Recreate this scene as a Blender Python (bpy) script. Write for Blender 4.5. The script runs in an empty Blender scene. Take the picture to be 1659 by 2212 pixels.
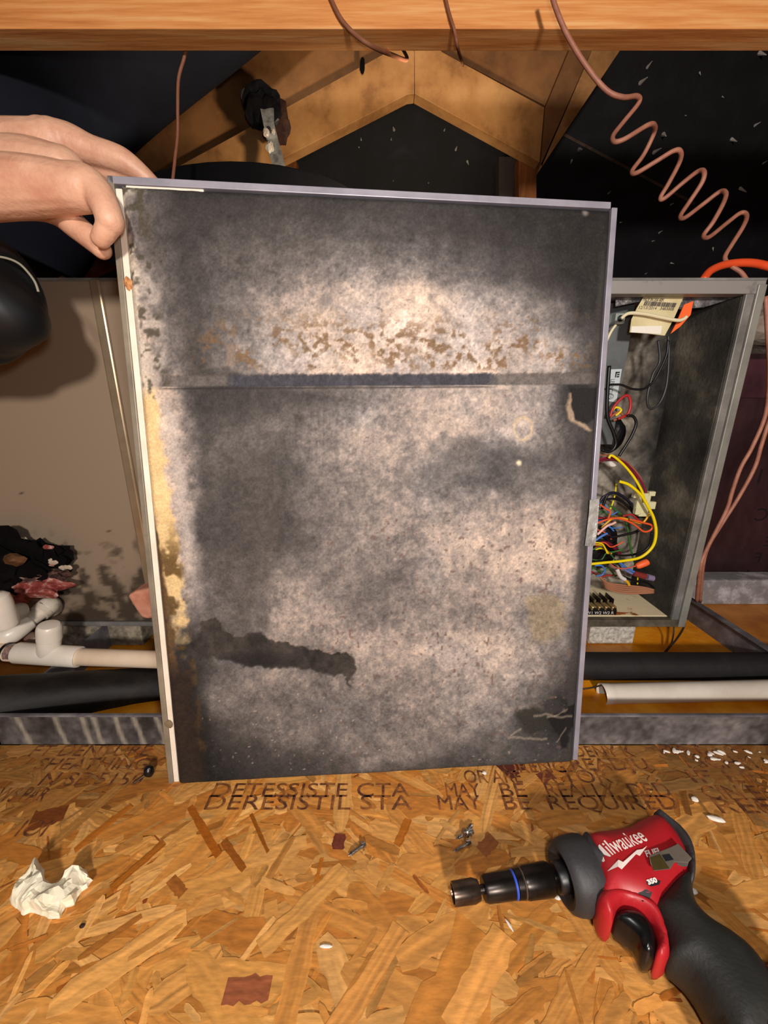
import bpy, bmesh, math, random
import numpy as np
from mathutils import Vector, Matrix
random.seed(7)
rng = np.random.RandomState(7)
SC = bpy.context.scene
COL = SC.collection

# ------------------------------------------------------------------ camera
FPX = 831.0                      # focal length in pixels of a 1659 x 2212 frame (wide phone lens)
TH = math.radians(15.8)
CT, ST = math.cos(TH), math.sin(TH)
CAM = np.array([0.0, 0.0, 0.45])
cd = bpy.data.cameras.new('camera'); cam = bpy.data.objects.new('camera', cd); COL.objects.link(cam)
cd.sensor_fit = 'VERTICAL'; cd.sensor_height = 36; cd.sensor_width = 27
cd.lens = FPX / 2212 * 36; cd.clip_start = .01
cam.location = CAM; cam.rotation_euler = (math.radians(90) - TH, 0, 0)
SC.camera = cam
# ------------------------------------------------------------------ world and lights
w = bpy.data.worlds.new('world'); SC.world = w; w.use_nodes = True
w.node_tree.nodes['Background'].inputs[0].default_value = (.9, .62, .42, 1)
w.node_tree.nodes['Background'].inputs[1].default_value = .045
def lamp(name, kind, loc, power, color, size, target=None, **kw):
    d = bpy.data.lights.new(name, kind); o = bpy.data.objects.new(name, d); COL.objects.link(o)
    o.location = loc; d.energy = power; d.color = color
    if kind == 'AREA': d.size = size
    else: d.shadow_soft_size = size
    if target is not None:
        o.rotation_euler = (Vector(target) - Vector(loc)).to_track_quat('-Z', 'Y').to_euler()
    for k, v in kw.items(): setattr(d, k, v)
    return o
lamp('phone_flash', 'POINT', (.045, -.03, .50), 5.2, (1, .955, .94), .02)
lamp('back_fill', 'POINT', (.15, -.9, .75), 74.0, (1, .90, .82), .06)  # added fill behind the camera to lift the background, no such lamp seen
lamp('rafter_fill', 'SPOT', (.12, .84, .80), 15.0, (1, .80, .58), .03, (-.2, 1.35, 1.22), spot_size=math.radians(112), spot_blend=.6)  # added spot, hidden behind the panel, to brighten the rafters
SC.view_settings.view_transform = 'Standard'; SC.view_settings.look = 'None'
SC.view_settings.exposure = 0.0; SC.view_settings.gamma = 1; SC.view_settings.use_curve_mapping = False

# ------------------------------------------------------------------ measuring helpers
def ray(px, py):
    u = (px - 829.5) / FPX; v = (py - 1106) / FPX
    return np.array([u, CT - v * ST, -ST - v * CT])
def PZ(px, py, Z): d = ray(px, py); return CAM + d * ((Z - CAM[2]) / d[2])
def PY(px, py, Y): d = ray(px, py); return CAM + d * (Y / d[1])
def PD(px, py, D): return CAM + ray(px, py) * D
def L(c):                                            # sRGB 0-255 -> linear
    c = np.asarray(c, float) / 255
    return np.where(c <= .04045, c / 12.92, ((c + .055) / 1.055) ** 2.4)
def C4(c): return tuple(float(x) for x in L(c)) + (1.0,)

_lat = {}
def vnoise(x, y, scale, seed=0, octaves=4, gain=.5):
    if seed not in _lat: _lat[seed] = np.random.RandomState(1000 + seed).rand(256, 256)
    g = _lat[seed]; x = np.asarray(x, float) / scale; y = np.asarray(y, float) / scale
    out = 0; amp = 1; tot = 0
    for o in range(octaves):
        xi = np.floor(x).astype(int); yi = np.floor(y).astype(int); fx = x - xi; fy = y - yi
        fx = fx * fx * (3 - 2 * fx); fy = fy * fy * (3 - 2 * fy)
        a = g[xi % 256, yi % 256]; b = g[(xi + 1) % 256, yi % 256]
        c = g[xi % 256, (yi + 1) % 256]; d = g[(xi + 1) % 256, (yi + 1) % 256]
        out = out + amp * ((a * (1 - fx) + b * fx) * (1 - fy) + (c * (1 - fx) + d * fx) * fy)
        tot += amp; amp *= gain; x = x * 2.03 + 17.3; y = y * 2.03 + 9.1
    return out / tot

# ------------------------------------------------------------------ materials
MATS = {}
def mat(name, c1, c2=None, scale=20, rough=.6, metal=0, bump=0, stretch=(1, 1, 1), c3=None, contrast=(.35, .65),
        attr=None, bscale=None, spec=.5, detail=6, sss=0, rot=None, fine=0):
    if name in MATS: return MATS[name]
    m = bpy.data.materials.new(name); m.use_nodes = True; MATS[name] = m
    nt = m.node_tree; N = nt.nodes; K = nt.links; b = N['Principled BSDF']
    b.inputs['Roughness'].default_value = rough; b.inputs['Metallic'].default_value = metal
    b.inputs['Specular IOR Level'].default_value = spec
    if sss:
        b.inputs['Subsurface Weight'].default_value = sss
        b.inputs['Subsurface Radius'].default_value = (.012, .005, .003); b.inputs['Subsurface Scale'].default_value = .6
    tc = N.new('ShaderNodeTexCoord'); mp = N.new('ShaderNodeMapping'); K.new(tc.outputs['Object'], mp.inputs[0])
    mp.inputs['Scale'].default_value = stretch
    if rot: mp.inputs['Rotation'].default_value = rot
    src = None
    if attr:
        a = N.new('ShaderNodeAttribute'); a.attribute_name = attr; src = a.outputs['Color']
    if c2 is not None:
        n = N.new('ShaderNodeTexNoise'); n.inputs['Scale'].default_value = scale; n.inputs['Detail'].default_value = detail
        n.inputs['Roughness'].default_value = .62
        K.new(mp.outputs[0], n.inputs['Vector'])
        r = N.new('ShaderNodeValToRGB'); K.new(n.outputs['Fac'], r.inputs[0])
        r.color_ramp.elements[0].position = contrast[0]; r.color_ramp.elements[1].position = contrast[1]
        r.color_ramp.elements[0].color = C4(c1); r.color_ramp.elements[1].color = C4(c2)
        if c3 is not None:
            e = r.color_ramp.elements.new((contrast[0] + contrast[1]) / 2); e.color = C4(c3)
        src = r.outputs[0]
    elif c1 is not None:
        b.inputs['Base Color'].default_value = C4(c1)
    if fine and src:
        n = N.new('ShaderNodeTexNoise'); n.inputs['Scale'].default_value = bscale or 300; n.inputs['Detail'].default_value = 4
        K.new(mp.outputs[0], n.inputs['Vector'])
        mr = N.new('ShaderNodeMapRange'); K.new(n.outputs['Fac'], mr.inputs[0])
        mr.inputs[1].default_value = .3; mr.inputs[2].default_value = .7
        mr.inputs[3].default_value = 1 - fine; mr.inputs[4].default_value = 1 + fine
        mx = N.new('ShaderNodeMix'); mx.data_type = 'RGBA'; mx.blend_type = 'MULTIPLY'; mx.inputs[0].default_value = 1
        K.new(src, mx.inputs[6]); K.new(mr.outputs[0], mx.inputs[7]); src = mx.outputs[2]
    if src: K.new(src, b.inputs['Base Color'])
    if bump:
        n2 = N.new('ShaderNodeTexNoise'); n2.inputs['Scale'].default_value = bscale or scale * 3; n2.inputs['Detail'].default_value = 5
        K.new(mp.outputs[0], n2.inputs['Vector'])
        bp = N.new('ShaderNodeBump'); bp.inputs['Strength'].default_value = bump; bp.inputs['Distance'].default_value = .002
        K.new(n2.outputs['Fac'], bp.inputs['Height']); K.new(bp.outputs[0], b.inputs['Normal'])
    return m

# ------------------------------------------------------------------ mesh helpers
def link_mesh(name, verts, faces, m, parent=None, smooth=False):
    me = bpy.data.meshes.new(name); me.from_pydata([tuple(map(float, v)) for v in verts], [], faces); me.update()
    me.materials.append(m)
    o = bpy.data.objects.new(name, me); COL.objects.link(o)
    if smooth: me.polygons.foreach_set('use_smooth', [True] * len(me.polygons))
    if parent is not None:
        o.parent = parent; o.matrix_parent_inverse = parent.matrix_world.inverted() if parent.type != 'EMPTY' else Matrix.Translation(-parent.location)
    return o
def bm_obj(name, bm, m, parent=None, smooth=False, bevel=0):
    bmesh.ops.recalc_face_normals(bm, faces=bm.faces)
    me = bpy.data.meshes.new(name); bm.to_mesh(me); bm.free(); me.materials.append(m)
    o = bpy.data.objects.new(name, me); COL.objects.link(o)
    if smooth:
        me.polygons.foreach_set('use_smooth', [True] * len(me.polygons))
    if parent is not None:
        o.parent = parent; o.matrix_parent_inverse = Matrix.Translation(-parent.location) if parent.type == 'EMPTY' else Matrix.Identity(4)
    if bevel:
        md = o.modifiers.new('bevel', 'BEVEL'); md.width = bevel; md.segments = 2; md.limit_method = 'ANGLE'
    return o
def tag(o, label=None, cat=None, group=None, kind=None):
    if label: o['label'] = label
    if cat: o['category'] = cat
    if group: o['group'] = group
    if kind: o['kind'] = kind
    return o
def empty(name, loc, label, cat, group=None):
    o = bpy.data.objects.new(name, None); COL.objects.link(o); o.location = tuple(map(float, loc)); o.empty_display_size = .02
    bpy.context.view_layer.update()
    return tag(o, label, cat, group)
def add_box(bm, lo, hi):
    v = [bm.verts.new((x, y, z)) for x in (lo[0], hi[0]) for y in (lo[1], hi[1]) for z in (lo[2], hi[2])]
    for f in ((0, 1, 3, 2), (4, 6, 7, 5), (0, 4, 5, 1), (2, 3, 7, 6), (0, 2, 6, 4), (1, 5, 7, 3)):
        bm.faces.new([v[i] for i in f])
def box(name, lo, hi, m, parent=None, bevel=0):
    bm = bmesh.new(); add_box(bm, lo, hi); return bm_obj(name, bm, m, parent, bevel=bevel)
def add_prism(bm, pts, off):                                     # polygon (3-D points) extruded by a vector
    off = Vector(off); a = [bm.verts.new(Vector(p)) for p in pts]; b = [bm.verts.new(Vector(p) + off) for p in pts]
    bm.faces.new(a); bm.faces.new(b[::-1]); n = len(a)
    for i in range(n): bm.faces.new((a[i], b[i], b[(i + 1) % n], a[(i + 1) % n]))
def prism(name, pts, off, m, parent=None, bevel=0):
    bm = bmesh.new(); add_prism(bm, pts, off); return bm_obj(name, bm, m, parent, bevel=bevel)
def catmull(P, n=6, closed=False):
    P = [np.asarray(p, float) for p in P]; out = []; k = len(P)
    rngi = range(k) if closed else range(k - 1)
    for i in rngi:
        if closed: a, b, c, d = P[(i - 1) % k], P[i], P[(i + 1) % k], P[(i + 2) % k]
        else: a, b, c, d = P[max(i - 1, 0)], P[i], P[i + 1], P[min(i + 2, k - 1)]
        for j in range(n):
            t = j / n
            out.append(.5 * ((2 * b) + (-a + c) * t + (2 * a - 5 * b + 4 * c - d) * t * t + (-a + 3 * b - 3 * c + d) * t ** 3))
    if not closed: out.append(P[-1])
    return out
def add_tube(bm, P, R, sides=10, cap=True, flat=1.0):
    P = [Vector(tuple(map(float, p))) for p in P]; n = len(P)
    if not hasattr(R, '__len__'): R = [R] * n
    t0 = (P[1] - P[0]).normalized(); up = Vector((0, 0, 1)) if abs(t0.z) < .9 else Vector((0, 1, 0))
    nx = t0.cross(up).normalized(); rings = []
    for i in range(n):
        t = (P[min(i + 1, n - 1)] - P[max(i - 1, 0)]).normalized()
        nx = (nx - t * nx.dot(t)).normalized(); ny = t.cross(nx)
        rings.append([bm.verts.new(P[i] + (nx * math.cos(2 * math.pi * j / sides) + ny * math.sin(2 * math.pi * j / sides) * flat) * R[i]) for j in range(sides)])
    for i in range(n - 1):
        for j in range(sides):
            bm.faces.new((rings[i][j], rings[i][(j + 1) % sides], rings[i + 1][(j + 1) % sides], rings[i + 1][j]))
    if cap: bm.faces.new(rings[0][::-1]); bm.faces.new(rings[-1])
def tube(name, P, R, m, parent=None, sides=10, smoothn=6, cap=True, flat=1.0):
    if smoothn > 1:
        if hasattr(R, '__len__'):
            R = [float(r[0]) for r in catmull([np.array([r]) for r in R], smoothn)]
        P = catmull(P, smoothn)
    bm = bmesh.new(); add_tube(bm, P, R, sides, cap, flat); return bm_obj(name, bm, m, parent, smooth=True)
def lathe(name, A, B, prof, m, parent=None, sides=28):           # prof: (distance from A along AB, radius)
    A = Vector(tuple(map(float, A))); B = Vector(tuple(map(float, B))); d = (B - A).normalized()
    up = Vector((0, 0, 1)); nx = d.cross(up).normalized(); ny = d.cross(nx)
    bm = bmesh.new(); rings = []
    for (s, r) in prof:
        rings.append([bm.verts.new(A + d * s + (nx * math.cos(2 * math.pi * j / sides) + ny * math.sin(2 * math.pi * j / sides)) * max(r, 1e-5)) for j in range(sides)])
    for i in range(len(rings) - 1):
        for j in range(sides): bm.faces.new((rings[i][j], rings[i][(j + 1) % sides], rings[i + 1][(j + 1) % sides], rings[i + 1][j]))
    bm.faces.new(rings[0][::-1]); bm.faces.new(rings[-1])
    o = bm_obj(name, bm, m, parent, smooth=True)
    md = o.modifiers.new('edges', 'EDGE_SPLIT'); md.split_angle = math.radians(40)
    return o
def puffy(name, outline, layers, m, parent=None, n=4, smooth=True, sub=0):   # outline: 2-D world points; layers: (z, inset)
    P = [np.asarray(p[:2], float) for p in outline]
    if n > 1: P = catmull(P, n, closed=True)
    k = len(P)
    area = sum(P[i][0] * P[(i + 1) % k][1] - P[(i + 1) % k][0] * P[i][1] for i in range(k))
    if area < 0: P = P[::-1]
    nor = []
    for i in range(k):
        t = P[(i + 1) % k] - P[i - 1]; t = t / (np.linalg.norm(t) + 1e-9); nor.append(np.array([-t[1], t[0]]))
    bm = bmesh.new(); rings = []
    for z, ins in layers:
        rings.append([bm.verts.new((P[i][0] + nor[i][0] * ins, P[i][1] + nor[i][1] * ins, z)) for i in range(k)])
    for a in range(len(rings) - 1):
        for i in range(k): bm.faces.new((rings[a][i], rings[a][(i + 1) % k], rings[a + 1][(i + 1) % k], rings[a + 1][i]))
    bm.faces.new(rings[0][::-1]); bm.faces.new(rings[-1])
    o = bm_obj(name, bm, m, parent, smooth=smooth)
    md = o.modifiers.new('edges', 'EDGE_SPLIT'); md.split_angle = math.radians(42)
    return o
def outline_dist(P, x, y):
    x = np.asarray(x, float); y = np.asarray(y, float); dist = np.full(x.shape, 1e9); k = len(P)
    for i in range(k):
        x1, y1 = P[i]; x2, y2 = P[(i + 1) % k]; dx, dy = x2 - x1, y2 - y1
        t = np.clip(((x - x1) * dx + (y - y1) * dy) / (dx * dx + dy * dy + 1e-12), 0, 1)
        dist = np.minimum(dist, np.hypot(x - x1 - t * dx, y - y1 - t * dy))
    return dist
def pillow(name, outline, zlo, zhi, rr, m, parent=None, n=4, step=.0028, flat=.0):
    """closed cushion with the given outline, its rim rounded over the width rr; returns object and top-height function"""
    from mathutils.geometry import delaunay_2d_cdt
    P = [np.asarray(p[:2], float) for p in outline]
    if n > 1: P = catmull(P, n, closed=True)
    PA = np.array(P); k = len(P); area = (PA[:, 0] * np.roll(PA[:, 1], -1) - np.roll(PA[:, 0], -1) * PA[:, 1]).sum()
    if area < 0: P = P[::-1]; PA = PA[::-1]
    x0, y0 = PA.min(0); x1, y1 = PA.max(0); gx, gy = np.meshgrid(np.arange(x0, x1, step), np.arange(y0, y1, step)); gx = gx.ravel(); gy = gy.ravel()
    ins = np.zeros(gx.shape, bool)
    for i in range(k):
        ax, ay = PA[i]; bx, by = PA[(i + 1) % k]
        if ay != by: ins ^= ((ay > gy) != (by > gy)) & (gx < (bx - ax) * (gy - ay) / (by - ay) + ax)
    d = outline_dist(PA, gx, gy); keep = ins & (d > step * .45)
    pts = [Vector(p) for p in PA] + [Vector((a, b)) for a, b in zip(gx[keep], gy[keep])]
    vo, eo, fo, _, _, _ = delaunay_2d_cdt(pts, [(i, (i + 1) % k) for i in range(k)], [list(range(k))], 1, 1e-7)
    XY = np.array([tuple(v) for v in vo]); dd = outline_dist(PA, XY[:, 0], XY[:, 1]); zm = (zlo + zhi) / 2; hh = (zhi - zlo) / 2
    def rise(q): q = np.clip(q / rr, 0, 1); return hh * (flat + (1 - flat) * np.sqrt(np.clip(1 - (1 - q) ** 2, 0, 1)))
    up = rise(dd); nv = len(XY); V = [(a, b, zm + h) for (a, b), h in zip(XY, up)] + [(a, b, zm - h) for (a, b), h in zip(XY, up)]
    F = [tuple(f) for f in fo] + [tuple(nv + i for i in f[::-1]) for f in fo]
    from collections import Counter
    cnt = Counter()
    for f in fo:
        for i in range(len(f)): cnt[(f[i], f[(i + 1) % len(f)])] += 1
    for (a, b) in list(cnt):
        if (b, a) not in cnt: F.append((b, a, a + nv, b + nv))
    bm = bmesh.new(); bv = [bm.verts.new(v) for v in V]
    for f in F:
        try: bm.faces.new([bv[i] for i in f])
        except ValueError: pass
    bmesh.ops.remove_doubles(bm, verts=bm.verts, dist=1e-6)
    o = bm_obj(name, bm, m, parent, smooth=True)
    def top(x, y): return float(zm + rise(outline_dist(PA, x, y)))
    return o, top
def text_mesh(name, s, m, parent, place, size=1, shear=0, bold=0, width=None, stretch=None):
    """s set in the built-in font, laid by place(x, y) -> 3-D point; x, y in metres with y up."""
    cu = bpy.data.curves.new('t', 'FONT'); cu.body = s; cu.size = size; cu.shear = shear; cu.offset = bold; cu.resolution_u = 3
    to = bpy.data.objects.new('t', cu); COL.objects.link(to); bpy.context.view_layer.update()
    dg = bpy.context.evaluated_depsgraph_get(); me = bpy.data.meshes.new_from_object(to.evaluated_get(dg))
    bpy.data.objects.remove(to); bpy.data.curves.remove(cu)
    vs = np.array([v.co[:] for v in me.vertices]); fs = [tuple(p.vertices) for p in me.polygons]
    bpy.data.meshes.remove(me)
    if len(vs) == 0: return None
    w0 = vs[:, 0].max() - vs[:, 0].min(); vs[:, 0] -= vs[:, 0].min()
    if width: vs[:, 0] *= width / w0
    if stretch: vs[:, 1] *= stretch
    return link_mesh(name, [place(v[0], v[1]) for v in vs], fs, m, parent)
def planar(o3, ux, uy):
    o3, ux, uy = (np.asarray(a, float) for a in (o3, ux, uy))
    return lambda x, y: o3 + ux * x + uy * y
def grid_mesh(name, V, nx, ny, m, colors=None, parent=None, smooth=True):
    me = bpy.data.meshes.new(name); nv = nx * ny
    me.vertices.add(nv); me.vertices.foreach_set('co', np.asarray(V, np.float32).ravel())
    i = np.arange((nx - 1) * (ny - 1)); r = i // (nx - 1); c = i % (nx - 1); a = r * nx + c
    q = np.stack([a, a + 1, a + nx + 1, a + nx], 1).astype(np.int32)
    me.loops.add(q.size); me.polygons.add(len(q)); me.loops.foreach_set('vertex_index', q.ravel())
    me.polygons.foreach_set('loop_start', np.arange(len(q), dtype=np.int32) * 4)
    me.polygons.foreach_set('use_smooth', np.full(len(q), smooth)); me.update(calc_edges=True); me.validate()
    if colors is not None:
        ca = me.color_attributes.new('Col', 'FLOAT_COLOR', 'POINT')
        ca.data.foreach_set('color', np.concatenate([colors, np.ones((nv, 1))], 1).astype(np.float32).ravel())
    me.materials.append(m); o = bpy.data.objects.new(name, me); COL.objects.link(o)
    if parent is not None: o.parent = parent; o.matrix_parent_inverse = Matrix.Translation(-parent.location)
    return o

# ------------------------------------------------------------------ palette
galv = mat('dusty galvanised metal', (88, 86, 90), (150, 148, 152), 26, .55, .3, .3, c3=(112, 109, 114), contrast=(.36, .7), detail=9)
galv_dark = mat('streaked galvanised metal', (62, 56, 54), (140, 134, 128), 30, .5, .3, .3, c3=(86, 79, 77), stretch=(1.6, 1, .35), contrast=(.38, .74), detail=9)
rustfloor = mat('rust stained wet floor', (214, 124, 14), (246, 170, 40), 14, .32, 0, .35, c3=(234, 148, 24), bscale=90)
cabgrey = mat('beige grey painted sheet metal', (120, 108, 96), (138, 126, 112), 5, .45, .15, .05)
pvc = mat('white pvc', (216, 205, 190), (236, 228, 214), 12, .3, 0, .03, spec=.5)
pvc_dirty = mat('dirty white pvc', (120, 116, 100), (222, 212, 196), 26, .45, 0, .1, c3=(196, 186, 166))
foam_black = mat('black foam insulation', (15, 13, 14), (27, 24, 25), 30, .7, 0, .25)
foam_old = mat('old grimy black foam insulation', (12, 9, 8), (34, 27, 20), 16, .62, 0, .5, c3=(18, 14, 12), spec=.3)
shade_tube_mat = mat('dark blue black painted shade', (17, 20, 29), (27, 30, 42), 6, .85, 0, .2, spec=.2)  # for the tube that stands in for shadow at upper left
black_mat = mat('matt black', (7, 7, 11), (12, 12, 16), 20, .9, spec=.15)
wood = mat('orange pine', (214, 134, 68), (252, 192, 124), 7, .62, 0, .25, stretch=(.6, 8, 14), c3=(238, 162, 92), bscale=20)
wood_tan = mat('tan pine', (128, 84, 44), (214, 160, 100), 9, .65, 0, .3, stretch=(1, 1, 1), c3=(190, 136, 80), contrast=(.3, .68), bscale=40, detail=9)
wood_dull = mat('dull brown pine', (118, 76, 40), (174, 120, 70), 6, .7, 0, .2, c3=(148, 102, 58), bscale=40)
wood_red = mat('reddish pine', (120, 66, 26), (166, 98, 42), 8, .7, 0, .2, stretch=(8, 8, .8))
deck_mat = mat('blackened roof deck', (10, 10, 14), (28, 27, 34), 9, .75, 0, .5, c3=(17, 16, 21), bscale=60)
steel = mat('bright steel', (200, 198, 196), None, rough=.25, metal=1)
steel_dull = mat('galvanised strap', (130, 132, 132), (206, 208, 206), 40, .35, .2)
cable_mat = mat('brown cable sheath', (160, 104, 84), (182, 124, 102), 60, .5, 0, .05)

# ================================================================== THE SETTING
# --- floor: strand board deck
floor = box('floor', (-2.6, -.5, -.018), (2.6, 3.0, 0), mat('strand board', (176, 104, 34), (206, 134, 52), 20, .5, 0, .2)); tag(floor, kind='structure')
flake_mat = mat('strand board flakes', None, attr='Col', rough=.42, bump=.2, bscale=200, fine=.14, spec=.35, stretch=(.5, 1.6, 1))
def build_flakes():
    V = []; F = []; Cc = []
    X0, X1, Y0, Y1 = -.85, .95, .10, .43
    pal = [(206, 146, 74), (212, 154, 84), (198, 134, 64), (192, 126, 56), (216, 160, 92), (186, 118, 50), (202, 140, 70), (208, 148, 78)]
    def flake(cx, cy, ln, wd, ang, z, col, sq=False):
        n = 9; top = []; bot = []
        bow = random.uniform(-.12, .12) * wd
        for i in range(n):
            t = i / (n - 1); x = (t - .5) * ln
            e = random.uniform(.8, 1.1) if sq else min(1, 5 * min(t, 1 - t) + random.uniform(.25, .8))
            top.append((x + random.uniform(-.02, .02) * ln, wd * .5 * e * random.uniform(.84, 1.08) + bow * math.sin(t * 3.1)))
            bot.append((x + random.uniform(-.02, .02) * ln, -wd * .5 * e * random.uniform(.84, 1.08) + bow * math.sin(t * 3.1)))
        ca, sa = math.cos(ang), math.sin(ang); b = len(V); rows = 3 if wd < .009 else 8
        col = np.array(col, float)
        tints = [random.gauss(1, .05) for _ in range(rows + 1)]
        for r in range(rows + 1):
            for i in range(n):
                q = r / rows; x = top[i][0] * (1 - q) + bot[i][0] * q; y = top[i][1] * (1 - q) + bot[i][1] * q
                gx, gy = cx + x * ca - y * sa, cy + x * sa + y * ca
                V.append((gx, min(gy, .4182), z))
                k = tints[r] * random.gauss(1, .03)
                Cc.append(np.clip(L(np.clip(col * k, 0, 255)), 0, 1))
        for r in range(rows):
            for i in range(n - 1):
                a = b + r * n + i; F.append((a, a + n, a + n + 1, a + 1))
    N1, N2, N3 = 2000, 3600, 420; tot = N1 + N2 + N3; z = .0002
    order = [0] * N1 + [1] * N2 + [2] * N3; random.shuffle(order)
    # angles cluster: a board's surface strands run mostly one way, with swirls
    for k in order:
        z += .0016 / tot
        x = random.uniform(X0, X1); y = random.uniform(Y0, Y1)
        base = .35 + 1.1 * (float(vnoise(x, y, .16, 3, 2)) - .5) * 3
        ang = base + random.gauss(0, .45)
        dark = float(vnoise(x, y, .13, 5, 3))
        c = np.array(random.choice(pal), float) * (1 + .30 * (dark - .5))
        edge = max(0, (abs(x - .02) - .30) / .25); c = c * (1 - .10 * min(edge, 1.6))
        st = min(1, max(0, (x - .27) / .1)) * min(1, max(0, (y - .325) / .03)) * .30 + min(1, max(0, (-.24 - x) / .1)) * min(1, max(0, (y - .31) / .03)) * .24  # right corner damp dirt; left corner shadow painted into the flake colours
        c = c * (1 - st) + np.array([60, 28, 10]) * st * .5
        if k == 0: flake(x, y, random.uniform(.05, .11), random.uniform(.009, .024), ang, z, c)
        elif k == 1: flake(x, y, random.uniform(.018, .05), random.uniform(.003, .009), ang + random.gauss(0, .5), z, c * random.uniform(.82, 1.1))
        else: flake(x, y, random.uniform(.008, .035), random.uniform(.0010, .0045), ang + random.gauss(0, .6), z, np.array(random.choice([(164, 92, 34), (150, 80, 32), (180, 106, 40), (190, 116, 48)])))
    # individual dark flakes the photograph shows
    for (px, py, ln, wd, ang, col) in [
        (1052, 1826, .022, .015, .7, (160, 94, 48)), (732, 1820, .015, .014, 1.5, (110, 52, 38)), (535, 2140, .036, .016, .05, (152, 86, 54)),
        (440, 1795, .075, .008, -.75, (168, 92, 24)), (225, 1790, .055, .009, 1.0, (176, 104, 34)), (1100, 1655, .03, .03, .6, (90, 44, 34)),
        (1180, 1680, .02, .014, .4, (110, 58, 40)), (870, 1800, .030, .009, 1.1, (170, 98, 26)), (382, 1918, .022, .010, -.6, (160, 96, 40)),
        (690, 1905, .010, .012, 0, (176, 110, 40)), (690, 1880, .020, .004, 1.45, (178, 104, 28)), (560, 1800, .05, .004, -.9, (146, 82, 20)),
        (105, 1768, .034, .024, .3, (116, 62, 26)), (300, 1870, .05, .009, .95, (168, 98, 30)), (505, 1850, .04, .007, -.7, (150, 84, 26)),
        (980, 2150, .10, .05, .9, (190, 124, 54)), (650, 2080, .09, .020, 1.45, (200, 136, 66)), (660, 1960, .09, .018, .75, (212, 152, 80)),
        (800, 2110, .08, .018, .85, (206, 142, 72)), (1040, 2120, .08, .024, .8, (214, 150, 78))]:
        z += .0000012 * 8
        p = PZ(px, py, 0); flake(p[0], p[1], ln, wd, ang, z, col, True)
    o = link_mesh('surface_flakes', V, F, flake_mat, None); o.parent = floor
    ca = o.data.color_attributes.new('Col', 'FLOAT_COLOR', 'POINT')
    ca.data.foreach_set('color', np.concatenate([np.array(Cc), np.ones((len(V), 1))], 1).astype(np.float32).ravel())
    tag(o, kind='stuff'); return z
ZT = build_flakes() + .0002
ink = mat('faded purple black ink', (86, 48, 32), (160, 98, 44), 110, .6, contrast=(.42, .62))
def floor_text(s, x0, x1, ybase, px_h=None, cap=.017, ang=0):
    a = PZ(x0, ybase, 0); b = PZ(x1, ybase, 0); wd = np.linalg.norm(b - a); u = (b - a) / wd; v = np.array([-u[1], u[0], 0])
    o = text_mesh('printed_lettering', s, ink, None, lambda x, y: np.array([a[0], a[1], ZT]) + u * x + v * y, size=cap / .7, width=wd)
    o.parent = floor
for row in [('DERESISTIL STA', 440, 890, 1752), ('MAY', 948, 1042, 1752), ('BE', 1092, 1150, 1752), ('REQUIRED', 1190, 1472, 1752),
            ('DETESSISTE CTA', 455, 885, 1724), ('MAY', 965, 1040, 1724), ('BE', 1085, 1140, 1724), ('REALLY  DED', 1185, 1455, 1724),
            ('OR ARE', 1005, 1130, 1694), ('A TOR', 1170, 1325, 1694), ('READJU', 1240, 1408, 1667), ('ORENG', 1090, 1225, 1672), ('DENY K', 1245, 1375, 1638),
            ('MAY', 1430, 1530, 1632), ('I SCHM', 1490, 1640, 1662), ('IF LF', 1500, 1650, 1694), ('CIN ES', 1530, 1680, 1730), ('REFI', 1560, 1700, 1760),
            ('FT DENTURE', 60, 318, 1636), ('SHEATHING', 70, 312, 1666), ('N SP 5150', 80, 300, 1700), ('WS PAR', -20, 90, 1735), ('IOI', 30, 90, 1810)]:
    floor_text(*row)

# --- roof deck (ceiling) with nails poking through
DA = np.array([0, 1.45, 1.9]); DB = np.array([0, 2.45, 0]); DV = (DB - DA) / np.linalg.norm(DB - DA); DN = np.cross([1, 0, 0], DV); DN = DN / np.linalg.norm(DN)
if DN[1] > 0: DN = -DN
def deck_pt(px, py):
    d = ray(px, py); t = np.dot(DA - CAM, DN) / np.dot(d, DN); return CAM + d * t
ceiling = prism('ceiling', [DA + [-4, 0, 0] - DV * .6, DA + [4, 0, 0] - DV * .6, DB + [4, 0, 0], DB + [-4, 0, 0]], -DN * .02, deck_mat); tag(ceiling, kind='structure')
def seam(px0, py0, px1, py1, w_, m):
    a, b = deck_pt(px0, py0), deck_pt(px1, py1); t = (b - a) / np.linalg.norm(b - a); s_ = np.cross(t, DN) * w_
    o = prism('panel_seam', [a - s_ + DN * .0005, b - s_ + DN * .0005, b + s_ + DN * .0005, a + s_ + DN * .0005], DN * .003, m); o.parent = ceiling
seam(1205, 284, 1500, 440, .004, mat('seam dust', (70, 56, 46), (104, 84, 70), 60, .8))
nb = bmesh.new(); bmesh.ops.create_cone(nb, cap_ends=True, segments=7, radius1=.0045, radius2=.0008, depth=.026)
nme = bpy.data.meshes.new('nail'); nb.to_mesh(nme); nb.free(); nme.materials.append(mat('near white nail tip', (236, 226, 218), (252, 246, 240), 40, .3, .0))  # nail tips coloured near white
nq = Vector(tuple(DN)).to_track_quat('Z', 'Y')
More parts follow.
